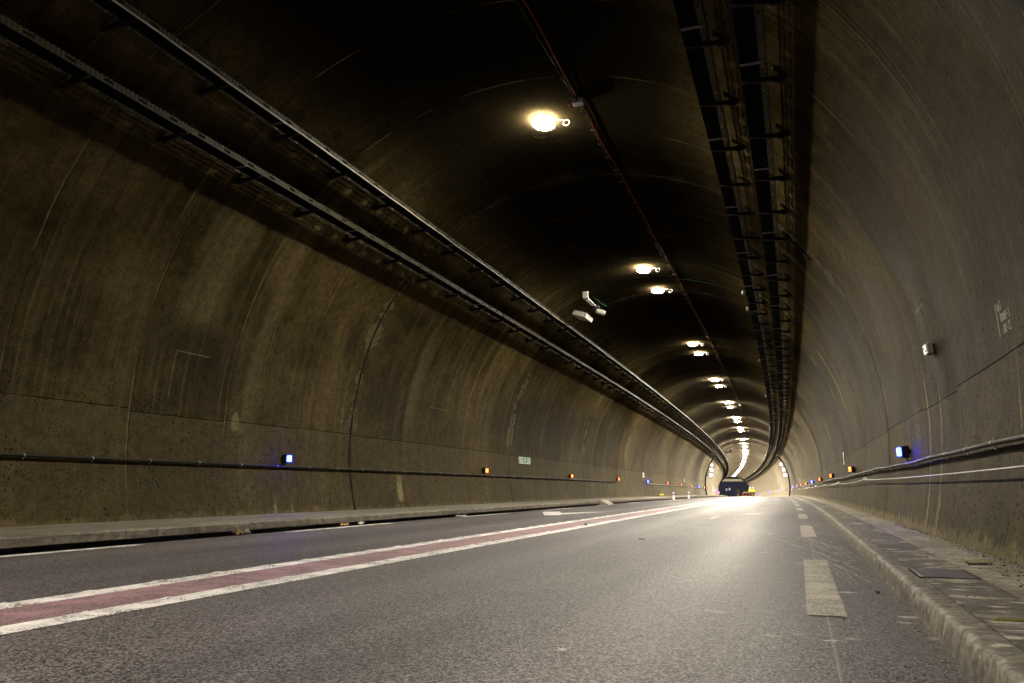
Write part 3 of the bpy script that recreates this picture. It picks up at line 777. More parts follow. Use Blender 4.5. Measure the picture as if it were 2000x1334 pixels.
# ------------------------------------------------------------------ orange cable along the crown, with its boxes
def crown_z(X): return ZC + VB * (1 - (abs(X - XC) / VA) ** VN) ** (1 / VN)
b = MB(); pts = []
for s in s_steps(-14, 150, .4):
    X = -2.96 + .012 * math.sin(s * .9) + .01 * math.sin(s * 2.3); pts.append(pos(s, X, crown_z(X) - .03))
b.tube(pts, .010, 6)
root = empty('orange_cable', frame(0, -2.96, 6.8), label='orange cable clipped along the crown to the right of the lamps', cat='cable')
bpy.context.view_layer.update()
inv(b.build('orange_sheath', M_ORANGECABLE, root, True))
b = MB(); pts = []
for s in s_steps(-14, 150, .4):
    X = -3.035 + .018 * math.sin(s * 1.15 + 1); pts.append(pos(s, X, crown_z(X) - .02))
b.tube(pts, .004, 5); inv(b.build('green_wire', M_GREENCABLE, root))
proto = None
for k in range(0, 100):
    s = 8.55 + .62 * k
    if proto is None:
        b = MB(); b.box((-.035, 0, .012), (.12, .018, .018)); proto = o = b.build('clip', M_DARKMETAL, root)
    else:
        o = proto.copy(); C.objects.link(o); o.parent = root
    o.matrix_parent_inverse = root.matrix_world.inverted(); o.matrix_basis = frame(s, -2.96, crown_z(-2.96) - .035)
def junction(s, X, label, dz=.06):
    r = empty('junction_box', frame(s, X, crown_z(X) - dz), label=label, cat='junction box', group='junction boxes on the crown cable')
    b = MB(); b.box((0, 0, 0), (.20, .15, .08), None, 0, .012); b.build('enclosure', M_GREYBOX, r)
    b = MB(); b.box((0, 0, -.042), (.17, .12, .012), None, 0, .004); b.build('lid', M_SIGNWHITE, r)
    b = MB(); b.cyl((0, -.075, 0), (0, -.115, 0), .018, .016, 8); b.cyl((0, .075, 0), (0, .115, 0), .018, .016, 8); b.build('gland', M_BLACK, r)
    return r
junction(11.15, -2.97, 'grey junction box with orange tag on the crown cable beside the nearest lamp')
junction(59.0, -2.97, 'small grey junction box on the crown cable, beside the fifth pair of lamps')
junction(84.0, -2.97, 'small grey junction box on the crown cable, beside the cluster of lamps around mid tunnel')
r_ = MB(); r_.box((-.135, .0, -.01), (.07, .07, .05), frame(11.15, -2.97, crown_z(-2.97) - .06), 0, .01)
tag(r_.build('detector', M_ORANGECABLE), 'small orange detector head beside the junction box near the nearest lamp', 'detector')

# thin green cables from the trays across the vault, with coiled boxes on the upper right tray
for k, (s, lab) in enumerate(((20.9, 'nearest'), (22.9, 'second nearest'), (32.6, 'third'), (45.2, 'fourth'))):
    r = empty('coiled_box', frame(s, XC + 2.836 - .07, 5.80), label='%s clear box with a coiled green cable hanging on the upper right tray' % lab, cat='cable box', group='cable boxes on the upper right tray')
    b = MB(); b.box((0, 0, .03), (.07, .13, .10), None, 0, .01); b.build('enclosure', M_GREYBOX, r)
    b = MB(); b.box((-.038, 0, .03), (.012, .10, .075), None, 0, .003); b.build('window', M_BLACK, r)
    b = MB(); pts = [(0, -.06, -.01)] + [(.14 + .16 * math.cos(a), -.07, -.02 + .10 * math.sin(a)) for a in [math.pi + math.pi * j / 10 for j in range(11)]]
    b.tube(pts, .009, 6); b.build('cable_loop', M_GREENCABLE, r, True)
    b = MB(); pts = []
    for q in frange(0, 1, .05):
        X = -2.9 + q * 1.92; pts.append(pos(s - .2 - .06 * math.sin(q * 3), X, crown_z(X) - .015 - .02 * math.sin(q * math.pi)))
    b.tube(pts, .007, 5)
    tag(b.build('green_cable', M_GREENCABLE, None, True), 'thin green cable across the crown to the %s cable box' % lab, 'cable', 'green cables across the crown')

# ------------------------------------------------------------------ camera with its bracket, and the cover box beside it
M = frame(22.95, -6.03, 5.98) @ Matrix.Rotation(math.radians(18), 4, 'Y')
r = empty('equipment_box', M, label='pale grey equipment box under the vault beside the traffic camera', cat='equipment box')
b = MB(); b.box((0, 0, .04), (.42, .80, .12), None, 0, .01); b.build('enclosure', M_GREYBOX, r)
b = MB(); b.box((0, 0, -.03), (.44, .83, .02), None, 0, .004); b.box((.226, 0, .02), (.012, .84, .14)); b.build('lid', M_PALEGREY, r)
r = empty('traffic_camera', frame(22.6, -5.62, 6.30), label='traffic camera on a pale ladder bracket hanging from the vault', cat='camera')
b = MB()
for x in (-.05, .05): b.box((x, -.25, .0), (.025, 1.1, .03))
for y in (-.75, -.35, -.05, .25): b.box((0, y, .0), (.10, .04, .03))
b.box((0, -.62, .0), (.12, .3, .028)); b.box((0, -.8, .09), (.16, .06, .2)); b.build('arm', M_PALEGREY, r)
b = MB()
b.cyl((0, .42, -.10), (0, .42, .02), .13, .15, 14); b.build('mount', M_DARKMETAL, r)
b = MB(); b.cyl((.02, .40, -.13), (.24, .62, -.19), .085, .095, 12); b.build('housing', M_GALV, r)
b = MB(); b.cyl((.24, .62, -.19), (.26, .64, -.195), .07, .065, 12); b.build('lens', M_BLACK, r)
b = MB(); b.tube([pos(22.0 + .7 * q, -5.45 + .35 * math.sin(q * math.pi) , 6.36 - .25 * math.sin(q * math.pi)) for q in frange(0, 1, .1)], .008, 5)
tag(b.build('green_cable', M_GREENCABLE, None, True), 'looped green cable feeding the traffic camera under the vault', 'cable')
b = MB(); b.tube([pos(22.9 + .5 * q, -6.28 - .42 * q, 5.98 - .14 * q - .08 * math.sin(q * math.pi)) for q in frange(0, 1, .1)], .008, 5)
tag(b.build('green_cable', M_GREENCABLE, None, True), 'green cable drooping from the equipment box to the upper left tray', 'cable')
r = empty('traffic_camera', frame(112, -5.7, 6.25), label='far traffic camera hanging beside the left trays near the bend', cat='camera')
b = MB(); b.box((0, -.2, 0), (.12, .9, .04)); b.box((0, -.6, .1), (.16, .06, .2)); b.build('arm', M_DARKMETAL, r)
b = MB(); b.cyl((0, .2, -.12), (.2, .5, -.2), .1, .1, 12); b.build('housing', M_DARKMETAL, r)
b = MB(); b.box((-.5, 0, -.08), (.4, .5, .16), None, 0, .01); b.build('control_box', M_DARKMETAL, r)

# ------------------------------------------------------------------ wall beacons
def make_beacon(m, side):
    r = empty('marker_light')
    b = MB(); b.box((side * .075, 0, 0), (.085, .135, .165), None, 0, .012); b.box((side * .13, 0, .0), (.03, .06, .06)); b.build('housing', M_BLACK, r)
    b = MB(); b.box((side * .026, 0, 0), (.014, .13, .155), None, 0, .005); b.build('rim', M_DARKMETAL, r)
    b = MB(); b.box((-side * .004, 0, 0), (.058, .095, .115), None, 0, .010); b.build('lens', m, r)
    b = MB(); b.cyl((side * .08, .0, -.07), (side * .10, .01, -.135), .010, .008, 6); b.build('gland', M_GREENCABLE if m is M_BLUE else M_DARKMETAL, r)
    return r
protos = {(m, sd): make_beacon(m, sd) for m in (M_BLUE, M_ORANGE) for sd in (-1, 1)}
usedb = set()
def place_beacon(i, s, side):
    blue = (i % 4 == 0)
    m = M_BLUE if blue else M_ORANGE
    z = 1.156 if side < 0 else 1.11
    M = frame(s, wall_x(z, side) - side * .135, z)
    pr = protos[(m, side)]
    if (m, side) not in usedb: usedb.add((m, side)); o = pr; o.matrix_world = M
    else: o = copy_tree(pr, M)
    w = 'left' if side < 0 else 'right'
    if blue: lab = '%s blue marker light along the %s wall, counting from the nearest' % (nth(i // 4), w)
    else: lab = '%s orange marker light beyond the %s blue one on the %s wall' % (nth(i % 4 - 1), nth(i // 4), w)
    tag(o, lab, 'marker light', 'marker lights on the %s wall' % w)
for i in range(23): place_beacon(i, 12.03 + 9.96 * i, -1)
for i in range(23): place_beacon(i, 11.83 + 9.96 * i, 1)

# ------------------------------------------------------------------ conduits with clips
def conduit(name, s0, s1, side, z, r_pipe, off, mat, label, wave, clip_ph, clip_mat):
    root = empty(name, frame(max(s0, 0), wall_x(z, side), z), label=label, cat='conduit')
    bpy.context.view_layer.update()
    b = MB(); pts = []
    fz = lambda s: z + wave * (math.sin(s * .9) * .6 + math.sin(s * .37 + 1) + .5 * math.sin(s * 2.1))
    for s in s_steps(s0, s1, .35): pts.append(pos(s, wall_x(z, side) - side * off, fz(s)))
    b.tube(pts, r_pipe, 8); inv(b.build('pipe', mat, root, True))
    cs = [clip_ph + k for k in range(-40, 260) if s0 < clip_ph + k < s1]
    vis = [s for s in cs if s > 2][:100]; rest = [s for s in cs if s not in vis]; proto = None
    def cm(b, M):
        n = 8
        for k in range(n):
            a0, a1 = 2 * math.pi * k / n, 2 * math.pi * (k + 1) / n; R_ = r_pipe + .004
            b.poly([M @ Vector((R_ * math.cos(a0), -.010, R_ * math.sin(a0))), M @ Vector((R_ * math.cos(a1), -.010, R_ * math.sin(a1))), M @ Vector((R_ * math.cos(a1), .010, R_ * math.sin(a1))), M @ Vector((R_ * math.cos(a0), .010, R_ * math.sin(a0)))])
        b.box((side * r_pipe * .7, 0, -r_pipe - .013), (.010, .018, .026), M); b.box((side * r_pipe * .5, 0, r_pipe + .008), (.012, .018, .014), M)
    for s in vis:
        if proto is None: b = MB(); cm(b, Matrix.Identity(4)); proto = o = b.build('clip', clip_mat, root)
        else: o = proto.copy(); C.objects.link(o); o.parent = root
        o.matrix_parent_inverse = root.matrix_world.inverted(); o.matrix_basis = frame(s, wall_x(z, side) - side * off, fz(s))
    if rest:
        b = MB()
        for s in rest: cm(b, frame(s, wall_x(z, side) - side * off, fz(s)))
        o = inv(b.build('clip_row', clip_mat, root)); o['kind'] = 'stuff'
conduit('conduit', -14, 41.9, -1, 1.012, .018, .045, M_BLACK, 'black conduit clipped along the near left wall below the first marker lights', .002, 6.80, M_GALV)
conduit('conduit', 51.4, 240, -1, 1.012, .018, .045, M_GALV, 'grey conduit along the far left wall, starting at the second blue light', .002, 51.8, M_GALV)
conduit('conduit', -14, 41.6, 1, .955, .021, .060, M_BLACK, 'thick sagging black conduit along the near right wall', .009, 6.75, M_GALV)
conduit('conduit', 50.8, 240, 1, .955, .022, .060, M_GALV, 'grey conduit along the far right wall, starting at the second blue light', .004, 51.2, M_GALV)
# slack pale wire below it, on anchors
root = empty('pale_wire', frame(0, 1.36, .77), label='thin pale wire strung low along the right wall, below the thick conduit', cat='wire')
bpy.context.view_layer.update()
anch = [-1.5, 18.5] + [28.5 + 10 * k for k in range(0, 20)]
b = MB(); pts = []
for a, c_ in zip(anch[:-1], anch[1:]):
    n = 24
    for j in range(n):
        q = j / n; s = a + (c_ - a) * q; pts.append(pos(s, wall_x(.78, 1) - .085, .80 - (.045 if c_ > 20 else .05) * 4 * q * (1 - q)))
b.tube([pos(-14, wall_x(.78, 1) - .085, .79)] + pts, .0085, 6); inv(b.build('strand', M_WHITECABLE, root, True))
for s in anch[:-1]:
    b = MB(); M = frame(s, wall_x(.80, 1) - .05, .815)
    b.box((.02, 0, .012), (.07, .09, .05), M, 0, .008); inv(b.build('anchor', M_SIGNWHITE, root))

# single cables that come down the walls
def drop(name, s, zs, side, r_, mat, label, wob=.02):
    b = MB(); b.tube([pos(s + wob * math.sin(z * 3.1), wall_x(z, side) - side * .02, z) for z in zs], r_, 6)
    return tag(b.build(name, mat, None, True), label, 'cable')
drop('red_cable', 42.15, frange(1.2, 4.7, .15), -1, .011, M_ORANGECABLE, 'thin red cable running down the left wall to the end of the near conduit')
drop('red_cable', 42.1, frange(1.1, 5.0, .15), 1, .011, M_ORANGECABLE, 'thin red cable running down the right wall behind the trays')
drop('black_cable', 14.57, frange(4.75, 5.3, .08), 1, .02, M_CABLE, 'short black cable from the lower right tray onto the vault')
drop('brown_cable', 6.45, frange(5.2, 6.4, .1), -1, .006, M_BROWNCABLE, 'thin brown cable between the two left trays at the top left corner')
drop('brown_cable', 15.1, frange(5.35, 5.75, .06), -1, .006, M_BROWNCABLE, 'thin brown cable looping between the left trays near the wide joint', .12)
b = MB()
proto = None

# ------------------------------------------------------------------ signs on the walls
def wall_frame(s, z, side, off=.02):
    """local x along the reader's right, z up the wall, -y out of the wall towards the road"""
    eps = .05; dX = wall_x(z + eps, side) - wall_x(z - eps, side); lean = math.atan2(dX, 2 * eps)
    M = Matrix.Translation(pos(s, wall_x(z, side) - side * off, z)) @ Matrix.Rotation(head(s), 4, 'Z')
    M = M @ Matrix.Rotation(lean, 4, 'Y')
    return M @ Matrix.Rotation(math.pi / 2 if side < 0 else -math.pi / 2, 4, 'Z')
# emergency exit sign
r = empty('exit_sign', wall_frame(26.0, 1.60, -1, .03), label='green and white emergency exit sign with two running figures on the left wall', cat='exit sign')
w, h = .66, .115
hexa = [(-w, -h * .0), (-w + .05, -h), (-.02, -h), (.02, -h), (w - .05, -h), (w, 0), (w - .05, h), (-w + .05, h)]
b = MB(); b.prism([(-w, 0), (-w + .05, -h), (w - .05, -h), (w, 0), (w - .05, h), (-w + .05, h)], .02); b.build('panel', M_SIGNWHITE, r)
b = MB()
for sg in (-1, 1):
    p = [(sg * (w - .03), 0), (sg * (w - .075), -h + .02), (sg * .012, -h + .02), (sg * .012, h - .02), (sg * (w - .075), h - .02)]
    b.prism(p if sg < 0 else list(reversed(p)), .006, Matrix.Translation((0, -.005, 0)))
b.build('field', M_SIGNGREEN, r)
b = MB(); T = Matrix.Translation((0, -.009, 0))
def pr(pts): b.prism(pts, .005, T)
for sg in (-1, 1):
    f = lambda p: [(sg * a, c_) for a, c_ in p] if sg > 0 else [(sg * a, c_) for a, c_ in reversed(p)]
    pr(f([(.44, -.075), (.50, -.075), (.50, .07), (.44, .07)]))          # doorway
    pr(f([(.22, .045), (.37, .02), (.37, .07)][::1]))                     # arrow
    pr(f([(.25, -.08), (.38, -.08), (.33, -.01), (.28, -.01)]))           # ground wedge
    pr(f([(.035, -.07), (.06, -.075), (.085, -.02), (.12, .0), (.11, .02), (.085, .015), (.09, .045), (.06, .07), (.035, .05)]))  # runner
b.build('pictogram', M_SIGNWHITE, r)
# small plates
def plate(s, z, side, w_, h_, label, mat=M_SIGNWHITE):
    r = empty('wall_plate', wall_frame(s, z, side, .02), label=label, cat='sign', group='small plates on the walls')
    b = MB(); b.box((0, 0, 0), (w_, .012, h_), None, 0, .004); b.build('panel', mat, r)
    b = MB(); b.box((0, -.008, h_ * .18), (w_ * .6, .004, h_ * .10)); b.box((0, -.008, -h_ * .15), (w_ * .5, .004, h_ * .22)); b.build('lettering', M_SIGNGREEN if side < 0 else M_GALV, r)
plate(50.9, 1.56, -1, .62, .30, 'pale distance plate on the left wall above the second blue light')
plate(76.0, 1.58, -1, .34, .34, 'small white plate on the left wall between the orange lights')
plate(100.6, 1.58, -1, .34, .34, 'small white plate on the left wall just before the left sign pole')
plate(26.1, 1.55, 1, .30, .38, 'pale plate on the right wall above the first orange lights')
plate(77.0, 1.55, 1, .34, .38, 'small white plate on the right wall ahead of the right sign pole')
plate(126.0, 1.60, 1, .34, .38, 'tiny white plate on the right wall beyond the right sign pole')
# lit wall box
r = empty('wall_box', wall_frame(9.28, 2.115, 1, .05), label='small white metal box lit from inside, high on the near right wall', cat='box')
b = MB(); b.box((0, .01, 0), (.19, .06, .125), None, 0, .008); b.build('enclosure', M_GREYBOX, r)
b = MB(); b.box((0, -.028, 0), (.165, .012, .105), None, 0, .003); b.build('lid', mat_glow('dim_window', (1, .9, .72), .25), r)
b = MB(); b.cyl((.05, -.034, -.02), (.05, -.044, -.02), .012, .010, 8); b.cyl((-.05, -.034, .02), (-.05, -.044, .02), .012, .010, 8); b.build('lock', M_GALV, r)

# ------------------------------------------------------------------ lane sign poles (lit speed sign and two lit panels each)
def sign_pole(s, side, label, faces):
    r = empty('sign_pole', frame(s, wall_x(.2, side) - side * .12, .16), label=label, cat='sign pole')
    bpy.context.view_layer.update()
    b = MB(); zz = frange(.12, 5.0, .2)
    b.tube([pos(s, wall_x(z, side) - side * (.14 + .03 * z), z) for z in zz], .085, 8); inv(b.build('pole', M_BLACK, r, True))
    for (kind, dx, z, w_) in faces:
        px = wall_x(min(z, 4.6), side) - side * .25
        X = dx
        b = MB(); b.cyl(pos(s + .05, px, z - .05), pos(s + .05, X, z - .05), .05, .05, 6); inv(b.build('bracket', M_DARKMETAL, r))
        M = frame(s, X, z)
        b = MB()
        if kind == 'round':
            b.cyl(M @ Vector((0, .10, 0)), M @ Vector((0, -.0, 0)), w_ / 2 + .02, w_ / 2 + .02, 20)
        else: b.box((0, .05, 0), (w_ + .05, .10, w_ + .05), M, 0, .02)
        case = inv(b.build('sign_case', M_BLACK, r))
        b = MB()
        if kind == 'round': b.cyl(M @ Vector((0, -.001, 0)), M @ Vector((0, -.012, 0)), w_ / 2, w_ / 2, 20)
        else: b.box((0, -.006, 0), (w_, .012, w_), M)
        inv2 = b.build('lit_face', M_SIGNLIT, case); inv2.matrix_parent_inverse = case.matrix_world.inverted()
        bpy.context.view_layer.update()
        inv2.matrix_parent_inverse = case.matrix_world.inverted()
        b = MB()
        if kind == 'round':
            n = 24; ro, ri = w_ / 2 - .02, w_ / 2 - .11
            for k in range(n):
                a0, a1 = 2 * math.pi * k / n, 2 * math.pi * (k + 1) / n
                b.poly([M @ Vector((q * math.cos(a), -.018, q * math.sin(a))) for q, a in ((ro, a0), (ro, a1), (ri, a1), (ri, a0))])
        elif kind == 'bar':
            b.box((0, -.018, -.02), (w_ * .14, .008, w_ * .46), M); b.box((0, -.018, w_ * .26), (w_ * .14, .008, w_ * .1), M)
        else:
            b.box((-w_ * .18, -.018, 0), (w_ * .10, .008, w_ * .34), M); b.box((w_ * .2, -.018, -w_ * .05), (w_ * .10, .008, w_ * .34), M)
        sy = b.build('symbol', M_SIGNRED if kind != 'panel' else M_SIGNGREY, case); sy.matrix_parent_inverse = case.matrix_world.inverted()
        if kind == 'round':
            b = MB(); st, W_ = strokes('70', .26, .12)
            for p in st: b.tube([M @ Vector((a - W_ / 2 + .02, -.018, c_ - .13)) for a, c_ in p], .022, 4)
            dg = b.build('digits', M_SIGNGREY, case); dg.matrix_parent_inverse = case.matrix_world.inverted()
sign_pole(99.4, 1, 'black curved sign pole on the right wall with three lit signs', (('round', .50, 3.92, .50), ('bar', .76, 3.27, .44), ('panel', .90, 2.62, .44)))
sign_pole(103.3, -1, 'black curved sign pole on the left wall with three lit signs', (('round', -7.95, 4.05, .50), ('bar', -8.0, 3.41, .44), ('panel', -8.1, 2.77, .44)))

# ------------------------------------------------------------------ bollards, ramp, litter and other loose things
M_BOLWHITE = mat_plain('white_bollard', (.72, .72, .70), .45, 0, .12); M_BOLBLUE = mat_plain('reflective_blue', (.10, .16, .42), .3)
def bollard():
    r = empty('bollard')
    b = MB()
    pf = [(.085, 0), (.085, .02), (.062, .03), (.055, .30), (.05, .42), (.03, .46), (.0, .47)]
    n = 12
    for k in range(len(pf)):
        for j in range(n): b.v.append((pf[k][0] * math.cos(2 * math.pi * j / n), pf[k][0] * math.sin(2 * math.pi * j / n), pf[k][1]))
    for k in range(len(pf) - 1):
        for j in range(n): b.face([k * n + j, k * n + (j + 1) % n, (k + 1) * n + (j + 1) % n, (k + 1) * n + j])
    b.build('post', M_BOLWHITE, r, True)
    b = MB(); b.cyl((0, 0, .27), (0, 0, .36), .062, .060, 12); b.build('reflector', M_BOLBLUE, r)
    return r
bo = bollard(); bo.matrix_world = frame(49.7, -6.96, .0); tag(bo, 'nearer white bollard with a blue band at the left gutter', 'bollard', 'bollards at the left gutter')
b2 = copy_tree(bo, frame(58.0, -6.90, .0)); tag(b2, 'farther white bollard with a blue band at the left gutter', 'bollard', 'bollards at the left gutter')
# concrete ramp block bridging the gutter
b = MB()
pf = [(-7.10, .0), (-6.74, .0), (-6.78, .05), (-6.98, .175), (-7.10, .185)]
i = len(b.v)
for s in (29.2, 30.3):
    for (x, z) in pf: b.v.append(tuple(pos(s, x, z)))
n = len(pf); b.face([i + k for k in range(n)]); b.face([i + n + k for k in reversed(range(n))])
for k in range(n): b.face([i + (k + 1) % n, i + k, i + n + k, i + n + (k + 1) % n])
tag(b.build('ramp_block', mat_plain('ramp_concrete', (.34, .31, .25), .8)), 'sloped concrete block bridging the left gutter to the slab', 'ramp')
# yellow sack with a black hose on the left pavement
r = empty('yellow_bag', frame(56.6, -8.72, .165), label='small yellow bag left on the left pavement against the wall', cat='bag')
b = MB()
for (x, y, z, rr) in ((0, 0, .09, .11), (.1, .16, .08, .09), (-.05, -.14, .07, .09)):
    for k in range(6):
        for j in range(10):
            a = math.pi * k / 6; a2 = math.pi * (k + 1) / 6; t0, t1 = 2 * math.pi * j / 10, 2 * math.pi * (j + 1) / 10
            f = lambda a, t: (x + rr * (1 + .12 * math.sin(5 * t + a * 3)) * math.sin(a) * math.cos(t), y + rr * 1.2 * math.sin(a) * math.sin(t), z + rr * .8 * math.cos(a))
            b.poly([f(a, t0), f(a2, t0), f(a2, t1), f(a, t1)])
b.build('sack', mat_plain('yellow_plastic', (.62, .47, .03), .45), r, True)
b = MB(); b.tube([(.0, -.9 + 1.7 * q, .02 + .24 * math.sin(q * math.pi)) for q in frange(0, 1, .08)], .018, 6)
tag(b.build('black_hose', M_CABLE, None, True, frame(56.6, -8.80, .165)), 'black hose arching over the yellow bag by the left wall', 'hose')
# access cover in the right pavement
r = empty('access_cover', frame(5.27, .765, .121), label='dark chequer plate cover set in the right pavement', cat='access cover')
t = NT('chequer_plate'); o_ = t.obj(); x, y, z = t.sep(o_)
ca = t.voro(t.scale(o_, 1, 1), 34, 'Distance', 'F1', .15); lug = t.ramp(ca, .32, .16); nn = t.noise(o_, 14, 4, .6)
M_PLATE = t.principled(t.mix(t.ramp(nn, .3, .7), t.mix(lug, (.045, .042, .040), (.14, .13, .12)), (.11, .098, .082)), .55, .3, t.bump(lug, .7, .006), .5)
b = MB(); b.box((0, 0, -.0025), (.285, .47, .010), None, 0, .003); b.build('plate', M_PLATE, r)
b = MB()
for sg in (-1, 1): b.box((sg * .150, 0, -.0035), (.012, .50, .010)); b.box((0, sg * .244, -.0035), (.285, .012, .010))
b.build('rim', M_DARKMETAL, r)
def rock(name, M, size, mat, label, cat, seed=0, **kw):
    rnd = random.Random(seed); b = MB(); n, m = 9, 5; i = 0
    for k in range(m + 1):
        for j in range(n):
            a = math.pi * k / m; t_ = 2 * math.pi * j / n; q = .8 + .35 * rnd.random()
            cx = math.copysign(abs(math.cos(t_)) ** .6, math.cos(t_)); cy = math.copysign(abs(math.sin(t_)) ** .6, math.sin(t_))
            b.v.append(tuple(M @ Vector((size[0] * .5 * q * math.sin(a) ** .6 * cx, size[1] * .5 * q * math.sin(a) ** .6 * cy, size[2] * (.5 + .5 * math.cos(a) * q)))))
    for k in range(m):
        for j in range(n): b.face([k * n + j, k * n + (j + 1) % n, (k + 1) * n + (j + 1) % n, (k + 1) * n + j][::-1])
    o = b.build(name, mat); return tag(o, label, cat, **kw)
M_STONE = mat_plain('pale_stone', (.38, .33, .22), .85, 0, .4, 40); M_DARKSTONE = mat_plain('dark_stone', (.06, .055, .05), .8, 0, .3, 40)
M_PAPER = mat_plain('waste_paper', (.60, .57, .52), .7, 0, .25, 40); M_BROWN = mat_plain('dead_leaf', (.20, .12, .05), .8, 0, .4, 50)
rock('stone', frame(5.95, 1.07, .121), (.14, .085, .045), M_STONE, 'flat pale stone lying on the right pavement behind the access cover', 'stone', 3)
r = empty('plastic_strip', frame(3.50, .72, .121) @ Matrix.Rotation(.1, 4, 'Z'), label='yellow green plastic strip lying on the near right pavement', cat='plastic strip')
b = MB(); b.box((0, 0, .006), (.095, .012, .007), None, 0, .002); b.box((-.05, 0, .006), (.012, .02, .009), None, 0, .002); b.build('band', mat_plain('lime_plastic', (.17, .18, .012), .4), r)
b = MB(); b.box((.056, 0, .005), (.02, .010, .007)); b.build('tip', M_BROWN, r)
def crumple(name, M, sz, mat, label, cat, seed):
    rnd = random.Random(seed); b = MB(); n = 6
    for i in range(n + 1):
        for j in range(n + 1): b.v.append(tuple(M @ Vector(((i / n - .5) * sz[0] + rnd.uniform(-.1, .1) * sz[0] / 2, (j / n - .5) * sz[1] + rnd.uniform(-.1, .1) * sz[1] / 2, .006 + rnd.random() * sz[2]))))
    for i in range(n):
        for j in range(n): q = i * (n + 1) + j; b.face([q, q + n + 1, q + n + 2, q + 1])
    return tag(b.build(name, mat), label, cat)
crumple('dead_leaves', frame(8.45, -7.00, .0), (.10, .16, .08), M_BROWN, 'little clump of brown dead leaves in the near left gutter', 'leaves', 1)
crumple('plastic_wrap', frame(8.62, -6.99, .0), (.06, .07, .07), M_PAPER, 'clear crumpled wrapper beside the brown leaves in the left gutter', 'wrapper', 2)
crumple('food_wrapper', frame(11.0, -6.98, .0), (.08, .18, .05), mat_plain('orange_wrapper', (.55, .30, .10), .5, 0, .5, 30), 'orange and white wrapper in the left gutter below the first blue light', 'wrapper', 3)
crumple('crumpled_paper', frame(11.5, -6.97, .0), (.07, .13, .07), M_PAPER, 'crumpled white paper in the left gutter below the first blue light', 'paper', 4)
crumple('paper_scraps', frame(15.7, -6.97, .0), (.08, .42, .035), M_PAPER, 'scattered white paper scraps along the left gutter before the wide joint', 'paper', 5)
crumple('dead_leaf', frame(9.31, -1.80, .003), (.07, .05, .02), M_BROWN, 'single dead leaf lying alone in the middle of the right lane', 'leaf', 6)
crumple('paper_chip', frame(2.95, -.89, .003), (.035, .03, .006), M_PAPER, 'white chip on the asphalt at the bottom middle of the picture', 'paper', 7)
rock('pebble', frame(12.4, -3.30, .018), (.05, .05, .03), M_DARKSTONE, 'black pebble on the ribbed white line of the middle strip', 'stone', 11)
rock('pebble', frame(5.2, .40, 0), (.025, .02, .016), M_DARKSTONE, 'dark pebble beside the kerb next to the nearest dash', 'stone', 12)
crumple('green_tag', frame(14.3, 1.27, .122), (.05, .13, .01), mat_plain('green_plastic', (.03, .35, .12), .5), 'small green plastic tag at the foot of the right wall joint', 'tag', 8)
# grit along the kerb and at the foot of the right wall
b = MB(); rnd = random.Random(5)
def grit(s, X, Z, r_):
    i = len(b.v); M = frame(s, X, Z)
    pts = []
    for zz, rr in ((0, .8), (.45, 1.0), (.85, .5)):
        for q in range(5):
            an = q * 1.2566 + zz; k_ = rr * rnd.uniform(.7, 1.25); pts.append((r_ * k_ * math.cos(an), r_ * k_ * math.sin(an) * .8, r_ * zz))
    for p in pts: b.v.append(tuple(M @ Matrix.Rotation(s * 50 % 6.28, 4, 'Z') @ Vector(p)))
    mi = rnd.choice((0, 0, 1, 1, 1, 2))
    for k in range(2):
        for q in range(5): b.face([i + k * 5 + q, i + k * 5 + (q + 1) % 5, i + k * 5 + 5 + (q + 1) % 5, i + k * 5 + 5 + q], None, mi)
    b.face([i + 10 + q for q in range(5)], None, mi)
for k in range(800):
    s = 2.2 + 16 * rnd.random() ** 1.6; X = .495 - abs(rnd.gauss(0, .16)); grit(s, X, .001, rnd.uniform(.0015, .0055))
for k in range(1400):
    s = 3.5 + 9 * rnd.random() ** 1.2; X = 1.36 - abs(rnd.gauss(0, .08)) * (1.6 if s < 6.3 else .8); grit(s, X, .122, rnd.uniform(.003, .011))
for k in range(500):
    s = 2.5 + 10 * rnd.random(); grit(s, rnd.uniform(.56, 1.2), .120, rnd.uniform(.002, .006))
tag(b.build('grit', [M_DARKSTONE, mat_plain('tan_grit', (.22, .18, .12), .9), M_STONE]), 'loose grit and crumbs along the right kerb and wall foot', 'grit', kind='stuff')

# ------------------------------------------------------------------ people near the far end of the tunnel
M_SKIN = mat_plain('skin', (.42, .26, .18), .6, 0, .1); M_HIVIS = mat_plain('hivis_yellow', (.62, .72, .06), .6, 0, .15)
M_DARKCLOTH = mat_plain('dark_trousers', (.035, .035, .045), .85, 0, .2); M_HELMET = mat_plain('white_helmet', (.82, .82, .82), .35, 0, .05)
M_HIORANGE = mat_plain('hivis_orange', (.78, .20, .04), .6, 0, .15); M_HAIR = mat_plain('dark_hair', (.03, .02, .015), .7); M_EYE = mat_plain('eye_dark', (.02, .02, .02), .3)
def skin_mesh(name, verts, edges, radii, mat, parent, root=0, sub=1):
    me = bpy.data.meshes.new(name); me.from_pydata([tuple(v) for v in verts], edges, []); me.materials.append(mat)
    o = bpy.data.objects.new(name, me); C.objects.link(o); o.parent = parent
    md = o.modifiers.new('skin', 'SKIN')
    lay = me.skin_vertices[0] if me.skin_vertices else None
    if lay is None:
        bpy.context.view_layer.objects.active = o
        lay = me.attributes.new('skin', 'FLOAT', 'POINT') and me.skin_vertices[0]
    for i, r_ in enumerate(radii):
        lay.data[i].radius = (r_, r_ * .92) if not isinstance(r_, tuple) else r_; lay.data[i].use_root = (i == root)
    sb = o.modifiers.new('sub', 'SUBSURF'); sb.levels = sub; sb.render_levels = sub
    for p in me.polygons: p.use_smooth = True
    return o
